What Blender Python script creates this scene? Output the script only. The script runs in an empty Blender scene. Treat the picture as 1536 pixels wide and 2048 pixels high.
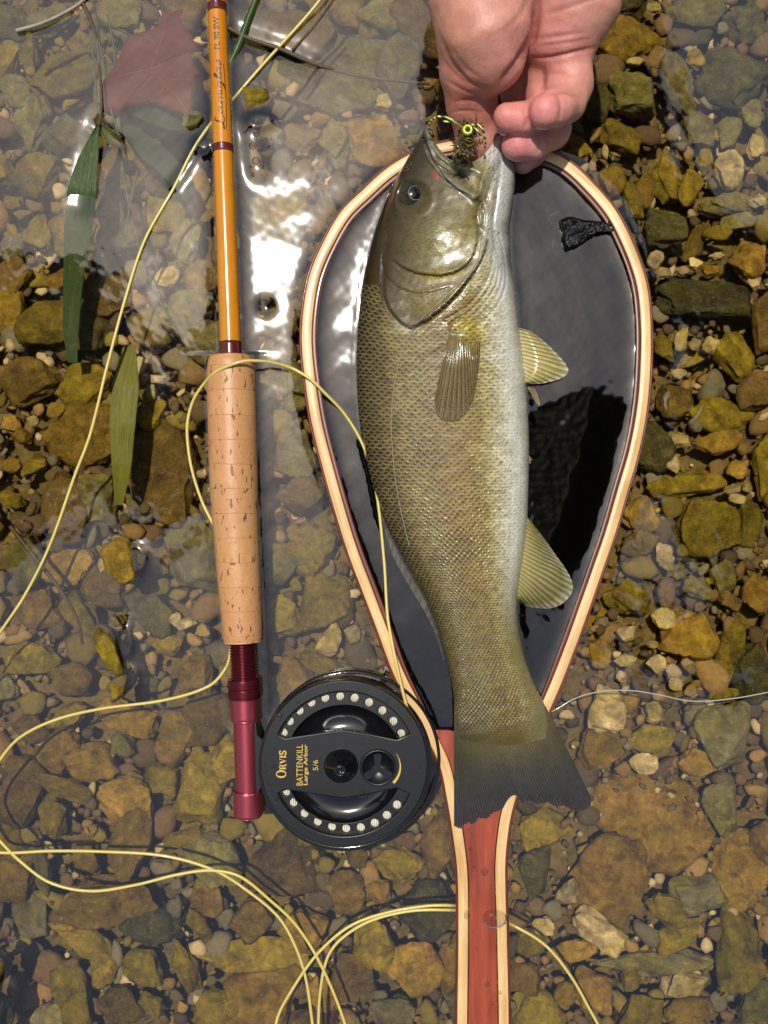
import bpy, bmesh, math, random
import numpy as np
from mathutils import Vector, Matrix, noise as mnoise
from mathutils.bvhtree import BVHTree

random.seed(7); rng = np.random.default_rng(7)
scene = bpy.context.scene
col = scene.collection

# ------------------------------------------------------------------ camera, sky, sun, exposure
H = 0.50            # camera height above the water (m)
K = 0.00026         # metres per photo pixel on the water surface
cam = bpy.data.cameras.new('camera'); camo = bpy.data.objects.new('camera', cam); col.objects.link(camo)
camo.location = (0, 0, H); camo.rotation_euler = (0, 0, 0)
cam.sensor_fit = 'VERTICAL'; cam.angle = 2 * math.atan(1024 * K / H)
cam.clip_start = 0.01; cam.clip_end = 200
cam.dof.use_dof = True; cam.dof.focus_distance = H - 0.006; cam.dof.aperture_fstop = 6.3
cam.lens_unit = 'FOV'
scene.camera = camo

SUN = Vector((-0.0528, 0.1245, 0.5)).normalized()
w = bpy.data.worlds.new("World"); scene.world = w; w.use_nodes = True
wn = w.node_tree
sky = wn.nodes.new('ShaderNodeTexSky'); sky.sky_type = 'NISHITA'; sky.sun_disc = False
sky.sun_elevation = math.asin(SUN.z); sky.sun_rotation = math.atan2(SUN.x, SUN.y)
sky.dust_density = 3.0; sky.air_density = 1.6; sky.ozone_density = 1.0
wn.nodes['Background'].inputs[1].default_value = 0.105
wn.links.new(sky.outputs[0], wn.nodes['Background'].inputs[0])
sl = bpy.data.lights.new('sun', 'SUN'); sl.energy = 4.5; sl.angle = math.radians(1.1); sl.color = (1, 0.955, 0.88)
so = bpy.data.objects.new('sun', sl); col.objects.link(so)
so.rotation_euler = SUN.to_track_quat('Z', 'Y').to_euler(); so.location = SUN * 5
vs = scene.view_settings; vs.view_transform = 'Standard'; vs.look = 'None'; vs.exposure = -0.25; vs.gamma = 1.0
cy = scene.cycles
cy.max_bounces = 6; cy.diffuse_bounces = 2; cy.glossy_bounces = 3; cy.transmission_bounces = 2; cy.transparent_max_bounces = 8
cy.caustics_reflective = False; cy.caustics_refractive = False; cy.use_adaptive_sampling = True; cy.adaptive_threshold = 0.02

# ------------------------------------------------------------------ helpers
def P(px, py, z=0.0):
    s = K * (H - z) / H
    return Vector(((px - 768) * s, (1024 - py) * s, z))
def S(px, z=0.0):
    return px * K * (H - z) / H
def Pn(a, z):
    a = np.asarray(a, float); z = np.broadcast_to(np.asarray(z, float), a.shape[:-1])
    s = K * (H - z) / H
    return np.stack([(a[..., 0] - 768) * s, (1024 - a[..., 1]) * s, z], -1)
def topx(v):
    s = K * (H - v[..., 2]) / H
    return np.stack([v[..., 0] / s + 768, 1024 - v[..., 1] / s], -1)
def lin(h):
    h = h.lstrip('#'); c = [int(h[i:i+2], 16) / 255 for i in (0, 2, 4)]
    return tuple((x / 12.92 if x <= .04045 else ((x + .055) / 1.055) ** 2.4) for x in c)
def lin4(h): return lin(h) + (1.0,)

def spline(pts, n):
    """Catmull-Rom through pts (any dimension), n samples, roughly even spacing"""
    p = np.asarray(pts, float)
    d = np.r_[0, np.cumsum(np.maximum(np.linalg.norm(np.diff(p[:, :2], axis=0), axis=1), 1e-6))]
    t = np.linspace(0, d[-1], n)
    i = np.clip(np.searchsorted(d, t, 'right') - 1, 0, len(p) - 2)
    h = (d[i+1] - d[i]); u = (t - d[i]) / h
    m = np.zeros_like(p)
    m[1:-1] = (p[2:] - p[:-2]) / (d[2:] - d[:-2])[:, None]
    m[0] = (p[1] - p[0]) / (d[1] - d[0]); m[-1] = (p[-1] - p[-2]) / (d[-1] - d[-2])
    u = u[:, None]; h = h[:, None]
    return ((2*u**3-3*u**2+1)*p[i] + (u**3-2*u**2+u)*h*m[i] + (-2*u**3+3*u**2)*p[i+1] + (u**3-u**2)*h*m[i+1])

def polydist(q, pts):
    """distance of points q (N,2) to polyline pts; also parameter 0..1"""
    p = np.asarray(pts, float); best = np.full(len(q), 1e9); par = np.zeros(len(q))
    L = np.r_[0, np.cumsum(np.linalg.norm(np.diff(p, axis=0), axis=1))]
    for i in range(len(p) - 1):
        a, b = p[i], p[i+1]; ab = b - a; l2 = (ab**2).sum()
        t = np.clip(((q - a) @ ab) / l2, 0, 1)
        d = np.linalg.norm(q - a - t[:, None] * ab, axis=1)
        k = d < best
        best[k] = d[k]; par[k] = (L[i] + t[k] * (L[i+1] - L[i])) / L[-1]
    return best, par
def inside(q, poly):
    p = np.asarray(poly, float); r = np.zeros(len(q), bool); j = len(p) - 1
    for i in range(len(p)):
        c = ((p[i, 1] > q[:, 1]) != (p[j, 1] > q[:, 1]))
        with np.errstate(divide='ignore', invalid='ignore'):
            x = (p[j, 0]-p[i, 0]) * (q[:, 1]-p[i, 1]) / (p[j, 1]-p[i, 1]) + p[i, 0]
        r ^= c & (q[:, 0] < x); j = i
    return r
def sdpoly(q, poly):
    d, _ = polydist(q, list(poly) + [poly[0]])
    return np.where(inside(q, poly), -d, d)
def snoise(q, f, seed, oct=3):
    """cheap smooth pseudo-noise from random sines, about -1..1; q (N,2|3)"""
    r = np.random.default_rng(seed); out = np.zeros(len(q)); amp = 1.0
    for o in range(oct):
        for _ in range(5):
            k = r.normal(size=q.shape[1]); k *= f * (2**o) * r.uniform(.6, 1.4) / np.linalg.norm(k)
            out += amp * np.sin(q @ k * 2 * np.pi + r.uniform(0, 6.28)) / 3.0
        amp *= .5
    return out
def sstep(a, b, x):
    t = np.clip((x - a) / (b - a), 0, 1); return t * t * (3 - 2 * t)

def mesh(name, verts, faces, smooth=True):
    me = bpy.data.meshes.new(name)
    verts = np.asarray(verts, np.float32)
    if isinstance(faces, np.ndarray):
        nf, k = faces.shape
        me.vertices.add(len(verts)); me.vertices.foreach_set('co', verts.ravel())
        me.loops.add(nf * k); me.loops.foreach_set('vertex_index', faces.astype(np.int32).ravel())
        me.polygons.add(nf); me.polygons.foreach_set('loop_start', np.arange(0, nf * k, k, dtype=np.int32))
        me.update(calc_edges=True)
    else:
        me.from_pydata([tuple(v) for v in verts], [], faces)
    me.validate()
    if smooth: me.polygons.foreach_set('use_smooth', np.ones(len(me.polygons), bool))
    return me
def obj(name, me, mat=None, parent=None):
    o = bpy.data.objects.new(name, me); col.objects.link(o)
    if mat is not None and me is not None:
        me.materials.clear(); me.materials.append(mat)
    if parent is not None:
        o.parent = parent; o.matrix_parent_inverse = Matrix.Translation(-parent.location)
    return o
def empty(name, loc):
    o = bpy.data.objects.new(name, None); col.objects.link(o); o.location = loc; o.empty_display_size = .02
    return o
def tag(o, label=None, cat=None, group=None, kind=None):
    if label: o['label'] = label
    if cat: o['category'] = cat
    if group: o['group'] = group
    if kind: o['kind'] = kind
    return o
def gridfaces(nu, nv, closev=False):
    i = np.arange(nu - 1)[:, None]; j = np.arange(nv if closev else nv - 1)[None, :]; j2 = (j + 1) % nv
    a = i * nv + j; b = (i + 1) * nv + j; c = (i + 1) * nv + j2; d = i * nv + j2
    return np.stack([a, b, c, d], -1).reshape(-1, 4)
def setcol(me, c, name='Col'):
    a = me.color_attributes.new(name, 'FLOAT_COLOR', 'POINT')
    c = np.asarray(c, np.float32)
    if c.shape[1] == 3: c = np.c_[c, np.ones(len(c), np.float32)]
    a.data.foreach_set('color', c.ravel().astype(np.float32))
def setflt(me, v, name):
    a = me.attributes.new(name, 'FLOAT', 'POINT'); a.data.foreach_set('value', np.asarray(v, np.float32))
def setuv(me, uv):
    l = me.uv_layers.new(name='UVMap')
    vi = np.empty(len(me.loops), np.int32); me.loops.foreach_get('vertex_index', vi)
    l.data.foreach_set('uv', np.asarray(uv, np.float32)[vi].ravel())
def cat_meshes(parts):
    """join lists of (verts, quad/tri face lists)"""
    V = []; F = []; n = 0
    for v, f in parts:
        V.append(np.asarray(v, float)); F += [tuple(int(i) + n for i in q) for q in f]; n += len(v)
    return np.concatenate(V), F
def tube(path, rad, seg=10, caps=True):
    p = np.asarray(path, float); n = len(p); rad = np.broadcast_to(np.asarray(rad, float), (n,))
    t = np.gradient(p, axis=0); t /= np.linalg.norm(t, axis=1)[:, None] + 1e-12
    up = np.array([0, 0, 1.0]); 
    if abs(t[:, 2]).max() > .95: up = np.array([0.31, 0.95, .05])
    s = np.cross(t, up); s /= np.linalg.norm(s, axis=1)[:, None] + 1e-12
    b = np.cross(s, t)
    a = np.linspace(0, 2*np.pi, seg, endpoint=False)
    v = p[:, None] + rad[:, None, None] * (np.cos(a)[None, :, None]*s[:, None] + np.sin(a)[None, :, None]*b[:, None])
    f = [tuple(q) for q in gridfaces(n, seg, True)]
    v = v.reshape(-1, 3)
    if caps:
        f.append(tuple(range(seg))[::-1]); f.append(tuple(range((n-1)*seg, n*seg)))
    return v, f
def lathe_z(prof, seg, centre, sx=1, sy=1):
    """profile of (r, z) about a vertical axis"""
    prof = np.asarray(prof, float); a = np.linspace(0, 2*np.pi, seg, endpoint=False)
    v = np.stack([prof[:, None, 0]*np.cos(a)*sx, prof[:, None, 0]*np.sin(a)*sy, np.broadcast_to(prof[:, None, 1], (len(prof), seg))], -1)
    return v.reshape(-1, 3) + np.asarray(centre), [tuple(q) for q in gridfaces(len(prof), seg, True)]
def sweep(path_px, lo, hi, zt, zb, bev=1.5, n=None, closed=False, zoff=None):
    """strip along a pixel path: lo..hi offset (px, to the left of travel), zt/zb heights; bevelled corners"""
    p = np.asarray(path_px, float); n = len(p)
    t = np.gradient(p, axis=0); t /= np.linalg.norm(t, axis=1)[:, None]
    nr = np.stack([t[:, 1], -t[:, 0]], -1)
    lo = np.broadcast_to(lo, (n,)); hi = np.broadcast_to(hi, (n,)); b = bev; bz = bev * K
    zz = np.zeros(n) if zoff is None else zoff
    prof = [(lo, zb+bz), (lo, zt-bz), (lo+b*.35, zt-bz*.35), (lo+b, zt), ((lo+hi)/2, zt+.00012), (hi-b, zt), (hi-b*.35, zt-bz*.35), (hi, zt-bz), (hi, zb+bz), (hi-b, zb), (lo+b, zb)]
    V = np.stack([Pn(p + nr * np.asarray(o)[:, None], z + zz) for o, z in prof], 1)
    f = [tuple(q) for q in gridfaces(n, len(prof), True)]
    m = len(prof)
    f.append(tuple(range(m))[::-1]); f.append(tuple(range((n-1)*m, n*m)))
    SWEEP_UV.clear(); ar = np.r_[0, np.cumsum(np.linalg.norm(np.diff(p, axis=0), axis=1))] * K
    for i in range(n): SWEEP_UV.extend([(ar[i], .3*k*K*4 + .00001*(lo[0] % 7)) for k in (0, 3, 4, 5, 10, 15, 16, 17, 20, 14, 7)])
    return V.reshape(-1, 3), f
SWEEP_UV = []
def surfnets(field, origin, h):
    """naive surface nets of a scalar grid (negative inside)"""
    nx, ny, nz = field.shape
    ins = field < 0
    c = np.zeros((nx-1, ny-1, nz-1), int)
    for a in (0, 1):
        for b in (0, 1):
            for d in (0, 1): c += ins[a:nx-1+a, b:ny-1+b, d:nz-1+d]
    act = (c > 0) & (c < 8)
    idx = np.full(act.shape, -1); I = np.argwhere(act); idx[act] = np.arange(len(I))
    acc = np.zeros((len(I), 3)); cnt = np.zeros(len(I))
    cor = [(a, b, d) for a in (0, 1) for b in (0, 1) for d in (0, 1)]
    for u in range(8):
        for v in range(u + 1, 8):
            A, B = np.array(cor[u]), np.array(cor[v])
            if abs(A - B).sum() != 1: continue
            fa = field[tuple((I + A).T)]; fb = field[tuple((I + B).T)]
            k = (fa < 0) != (fb < 0)
            t = fa[k] / (fa[k] - fb[k])
            acc[k] += A + t[:, None] * (B - A); cnt[k] += 1
    V = (I + acc / cnt[:, None]) * h + np.asarray(origin)
    F = []
    for ax in range(3):
        sl0 = [slice(1, -1)] * 3; sl0[ax] = slice(0, -1); sl1 = list(sl0); sl1[ax] = slice(1, None)
        a0 = ins[tuple(sl0)]; a1 = ins[tuple(sl1)]
        for flip in (0, 1):
            e = np.argwhere(a0 & ~a1 if not flip else ~a0 & a1)
            off = np.array([1, 1, 1]); off[ax] = 0; e = e + off
            o1, o2 = [(1, 2), (2, 0), (0, 1)][ax]
            d1 = np.zeros(3, int); d1[o1] = 1; d2 = np.zeros(3, int); d2[o2] = 1
            q = np.stack([idx[tuple((e - d1 - d2).T)], idx[tuple((e - d2).T)], idx[tuple(e.T)], idx[tuple((e - d1).T)]], -1)
            F.append(q[:, ::-1] if flip else q)
    return V, np.concatenate(F)
def laplace(V, F, it, lam=.5):
    E_ = np.concatenate([F[:, [0, 1]], F[:, [1, 2]], F[:, [2, 3]], F[:, [3, 0]]]); E_ = np.r_[E_, E_[:, ::-1]]
    deg = np.bincount(E_[:, 0], minlength=len(V)).astype(float)
    for _ in range(it):
        s = np.stack([np.bincount(E_[:, 0], V[E_[:, 1], k], minlength=len(V)) for k in range(3)], -1)
        V = V + lam * (s / deg[:, None] - V)
    return V
def vnormals(V, F):
    n = np.cross(V[F[:, 2]] - V[F[:, 0]], V[F[:, 3]] - V[F[:, 1]])
    N = np.zeros_like(V)
    for k in range(4): np.add.at(N, F[:, k], n)
    return N / (np.linalg.norm(N, axis=1)[:, None] + 1e-20)
def cone_sdf(G, a, b, r1, r2):
    a = np.asarray(a, float); b = np.asarray(b, float); ba = b - a
    t = np.clip(((G - a) @ ba) / max((ba**2).sum(), 1e-12), 0, 1)
    return np.linalg.norm(G - a - t[..., None] * ba, axis=-1) - (r1 + (r2 - r1) * t)
def smin(a, b, k):
    h = np.clip(.5 + .5 * (b - a) / k, 0, 1); return b + (a - b) * h - k * h * (1 - h)

# ------------------------------------------------------------------ materials
class MB:
    def __init__(s, name):
        s.m = bpy.data.materials.new(name); s.m.use_nodes = True; s.t = s.m.node_tree
        s.b = s.t.nodes['Principled BSDF']; s.out = s.t.nodes['Material Output']
    def n(s, typ, props=None, **inp):
        nd = s.t.nodes.new(typ)
        for k, v in (props or {}).items(): setattr(nd, k, v)
        for k, v in inp.items():
            s.set(nd, int(k[1:]) if k[0] == 'i' and k[1:].isdigit() else k.replace('_', ' '), v)
        return nd
    def set(s, nd, k, v):
        i = nd.inputs[k]
        if isinstance(v, bpy.types.NodeSocket): s.t.links.new(v, i)
        elif isinstance(v, bpy.types.Node): s.t.links.new(v.outputs[0], i)
        else: i.default_value = v
    def p(s, **kw):
        for k, v in kw.items(): s.set(s.b, k.replace('_', ' '), v)
        return s
    def mix(s, fac, a, b, mode='MIX'):
        nd = s.t.nodes.new('ShaderNodeMix'); nd.data_type = 'RGBA'; nd.blend_type = mode
        s.set(nd, 0, fac); s.set(nd, 6, a); s.set(nd, 7, b); return nd.outputs[2]
    def math(s, op, a, b=0.0, c=0.0, clamp=False):
        nd = s.t.nodes.new('ShaderNodeMath'); nd.operation = op; nd.use_clamp = clamp
        s.set(nd, 0, a); s.set(nd, 1, b)
        if op in ('MULTIPLY_ADD', 'SMOOTH_MIN', 'WRAP'): s.set(nd, 2, c)
        return nd.outputs[0]
    def vmath(s, op, a, b=(0, 0, 0), scale=None):
        nd = s.t.nodes.new('ShaderNodeVectorMath'); nd.operation = op
        s.set(nd, 0, a); s.set(nd, 1, b)
        if scale is not None: s.set(nd, 3, scale)
        return nd.outputs['Value'] if op in ('LENGTH', 'DOT_PRODUCT', 'DISTANCE') else nd.outputs[0]
    def noise(s, vec, scale, detail=4, rough=.55, dist=0.0):
        nd = s.n('ShaderNodeTexNoise'); nd.inputs['Scale'].default_value = scale; nd.inputs['Detail'].default_value = detail
        nd.inputs['Roughness'].default_value = rough; nd.inputs['Distortion'].default_value = dist
        s.t.links.new(vec, nd.inputs['Vector']); return nd.outputs[0]
    def ramp(s, fac, stops):
        nd = s.t.nodes.new('ShaderNodeValToRGB'); s.set(nd, 0, fac); e = nd.color_ramp.elements
        while len(e) < len(stops): e.new(.5)
        for k, (p_, c) in zip(e, stops):
            k.position = p_; k.color = c if not isinstance(c, (int, float)) else (c, c, c, 1)
        return nd.outputs[0]
    def bump(s, h, strength=.5, dist=.001, prev=None):
        nd = s.n('ShaderNodeBump'); s.set(nd, 'Height', h); nd.inputs['Strength'].default_value = strength
        nd.inputs['Distance'].default_value = dist
        if prev is not None: s.t.links.new(prev, nd.inputs['Normal'])
        return nd.outputs[0]
    def pos(s): return s.n('ShaderNodeNewGeometry').outputs['Position']
    def attr(s, name, out='Color'): return s.n('ShaderNodeAttribute', {'attribute_name': name}).outputs[out]
    def uv(s): return s.n('ShaderNodeTexCoord').outputs['UV']

def simple(name, c, rough=.5, metal=0.0, coat=0.0, nscale=None, var=.25, bumpd=0.0, spec=.5):
    b = MB(name); pos = b.pos()
    cc = lin4(c) if isinstance(c, str) else tuple(c) + (1,)
    base = cc
    if nscale:
        nz = b.noise(pos, nscale, 5)
        f = b.math('MULTIPLY_ADD', nz, 2 * var, 1 - var)
        base = b.mix(1.0, cc, b.n('ShaderNodeCombineColor', i0=f, i1=f, i2=f).outputs[0], 'MULTIPLY')
        if bumpd: b.p(Normal=b.bump(nz, .6, bumpd))
    b.p(Base_Color=base, Roughness=rough, Metallic=metal, Coat_Weight=coat, Coat_Roughness=.06, Specular_IOR_Level=spec)
    return b.m

def stone_mat(name, a, bcol, algae, alg, vein=.0):
    b = MB(name); pos = b.pos()
    oi = b.n('ShaderNodeObjectInfo'); rnd = oi.outputs['Random']
    off = b.n('ShaderNodeCombineXYZ', i0=b.math('MULTIPLY', rnd, 13.0), i1=b.math('MULTIPLY', rnd, 7.0), i2=b.math('MULTIPLY', rnd, 29.0))
    p = b.vmath('ADD', pos, off)
    n1 = b.noise(p, 55, 6, .62, .6); n2 = b.noise(p, 170, 8, .75, .3); n3 = b.noise(p, 36, 4, .6, .5)
    c = b.mix(b.ramp(n1, [(.36, 0), (.64, 1)]), lin4(a), lin4(bcol))
    m = b.ramp(b.math('ADD', b.math('MULTIPLY', n3, .75), b.math('MULTIPLY', n2, .3)), [(.44 - .15*alg, 0), (.60 - .10*alg, 1)])
    c = b.mix(b.math('MULTIPLY', m, .9), c, lin4(algae))
    v = b.math('MULTIPLY', b.ramp(n2, [(.30, .42), (.50, .62), (.68, 1.0)]), b.math('MULTIPLY_ADD', b.ramp(b.noise(p, 75, 5, .65, 1.0), [(.35, 0), (.65, 1)]), 1.0, .95))
    v = b.math('MULTIPLY', v, b.math('MULTIPLY_ADD', rnd, .66, .68))
    c = b.mix(1.0, c, b.n('ShaderNodeCombineColor', i0=v, i1=v, i2=v).outputs[0], 'MULTIPLY')
    dk = b.ramp(b.noise(p, 95, 6, .7, .8), [(.50, 0), (.62, 1)])
    c = b.mix(b.math('MULTIPLY', dk, .65), c, b.mix(1.0, c, (.42, .36, .28, 1), 'MULTIPLY'))
    sp = b.ramp(b.noise(p, 900, 2, .5), [(.60, 0), (.68, 1)])
    c = b.mix(b.math('MULTIPLY', sp, .16), c, lin4('#c8b88a'))
    h = b.math('ADD', b.math('MULTIPLY', n1, .6), n2)
    b.p(Base_Color=c, Roughness=.75, Normal=b.bump(h, .9, .0026), Specular_IOR_Level=.2)
    return b.m
STONE = {
 'y': stone_mat('stone_algae', '#665218', '#a2822c', '#83711a', .6),
 'o': stone_mat('stone_ochre', '#7a5626', '#b88c44', '#8e7220', .4),
 'b': stone_mat('stone_brown', '#5a4224', '#8a6a3c', '#705a20', .35),
 'g': stone_mat('stone_grey', '#625a46', '#897f60', '#776c30', .4),
 'd': stone_mat('stone_dark', '#3a342a', '#585038', '#575020', .35),
 'c': stone_mat('stone_cream', '#b79a6c', '#dcc49a', '#b09a50', .0),
}
def mat_gravel():
    b = MB('gravel'); pos = b.pos(); c = b.attr('Col')
    n = b.noise(pos, 350, 4, .6); f = b.math('MULTIPLY_ADD', n, 1.0, .5)
    c = b.mix(1.0, c, b.n('ShaderNodeCombineColor', i0=f, i1=f, i2=f).outputs[0], 'MULTIPLY')
    b.p(Base_Color=c, Roughness=.8, Normal=b.bump(n, .5, .001), Specular_IOR_Level=.25); return b.m
def mat_bed():
    b = MB('riverbed_silt'); pos = b.pos()
    n = b.noise(pos, 90, 8, .7); v = b.n('ShaderNodeTexVoronoi', Vector=pos, Scale=260.0)
    c = b.mix(b.ramp(n, [(.35, 0), (.65, 1)]), lin4('#4a3a1c'), lin4('#7a6430'))
    b.p(Base_Color=c, Roughness=.9, Normal=b.bump(v.outputs[0], .8, .002)); return b.m
def mat_water():
    b = MB('water'); t = b.t
    t.nodes.remove(b.b)
    pos = b.pos()
    n1 = b.noise(pos, 16, 2, .5); n2 = b.noise(pos, 55, 2, .5)
    bm = b.bump(b.math('ADD', b.math('MULTIPLY', n1, 1.0), b.math('MULTIPLY', n2, .04)), 1.0, .0002)
    fr = b.n('ShaderNodeFresnel', IOR=WATER_IOR); t.links.new(bm, fr.inputs['Normal'])
    tr = b.n('ShaderNodeBsdfTransparent', Color=(.96, .94, .83, 1))
    gs_ = b.n('ShaderNodeBsdfGlossy', Color=(1, 1, 1, 1), Roughness=.04); t.links.new(bm, gs_.inputs['Normal'])
    gr_ = b.n('ShaderNodeBsdfGlossy', Color=(1, 1, 1, 1), Roughness=.095); t.links.new(bm, gr_.inputs['Normal'])
    gl = b.n('ShaderNodeMixShader', i0=.10, i1=gs_, i2=gr_)
    mx = b.n('ShaderNodeMixShader'); t.links.new(fr.outputs[0], mx.inputs[0])
    t.links.new(tr.outputs[0], mx.inputs[1]); t.links.new(gl.outputs[0], mx.inputs[2])
    t.links.new(mx.outputs[0], b.out.inputs[0]); return b.m
WATER_IOR = 1.82

# ------------------------------------------------------------------ riverbed and stones
BED = -0.052
xs = np.r_[-8, -4, -2, -1, np.linspace(-.6, .6, 160), 1, 2, 4, 8]; ys = np.r_[-8, -4, -2, -1, np.linspace(-.7, .7, 180), 1, 2, 4, 8]
XX, YY = np.meshgrid(xs, ys, indexing='ij'); q = np.stack([XX.ravel(), YY.ravel()], -1)
bz = BED + .003 * snoise(q, 6, 3)
bed = obj('riverbed', mesh('riverbed', np.c_[q, bz], gridfaces(len(xs), len(ys))), mat_bed()); tag(bed, kind='structure')

def stone_mesh(i, sub=4):
    bm = bmesh.new(); bmesh.ops.create_icosphere(bm, subdivisions=sub, radius=1)
    r = random.Random(100 + i); planes = []
    rnd_ = i % 3 == 0
    for _ in range(r.randint(3, 5) if rnd_ else r.randint(8, 13)):
        n = Vector((r.gauss(0, 1), r.gauss(0, 1), r.gauss(0, .8))).normalized(); planes.append((n, r.uniform(.65, .9) if rnd_ else r.uniform(.46, .80)))
    a0 = r.uniform(0, 6.28)
    for k in range(1 if rnd_ else r.randint(4, 6)):
        a0 += r.uniform(.8, 1.6); planes.append((Vector((math.cos(a0), math.sin(a0), r.uniform(-.1, .35))).normalized(), r.uniform(.45, .75)))
    planes.append((Vector((r.uniform(-.25, .25), r.uniform(-.25, .25), 1)).normalized(), r.uniform(.45, .7)))
    off = Vector((r.uniform(0, 50), 0, 0))
    for v in bm.verts:
        p = v.co.copy()
        for n, d in planes:
            e = p.dot(n) - d
            if e > 0: p -= n * e * .97
        p += p.normalized() * (.13 * mnoise.noise(p * 1.9 + off) + .075 * mnoise.noise(p * 4.5 + off) + .03 * mnoise.noise(p * 10 + off) + .015 * mnoise.noise(p * 22 + off))
        v.co = p
    m = max(max(abs(v.co.x) for v in bm.verts), 1e-3); my = max(abs(v.co.y) for v in bm.verts); mz = max(abs(v.co.z) for v in bm.verts)
    for v in bm.verts: v.co = Vector((v.co.x / m, v.co.y / my, v.co.z / mz))
    me = bpy.data.meshes.new('stone_shape'); bm.to_mesh(me); bm.free()
    me.polygons.foreach_set('use_smooth', np.ones(len(me.polygons), bool)); return me
SH = [stone_mesh(i) for i in range(22)]
SHM = {}
def shape(i, t):
    if (i, t) not in SHM:
        m = SH[i].copy(); m.materials.append(STONE[t]); SHM[(i, t)] = m
    return SHM[(i, t)]

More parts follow.
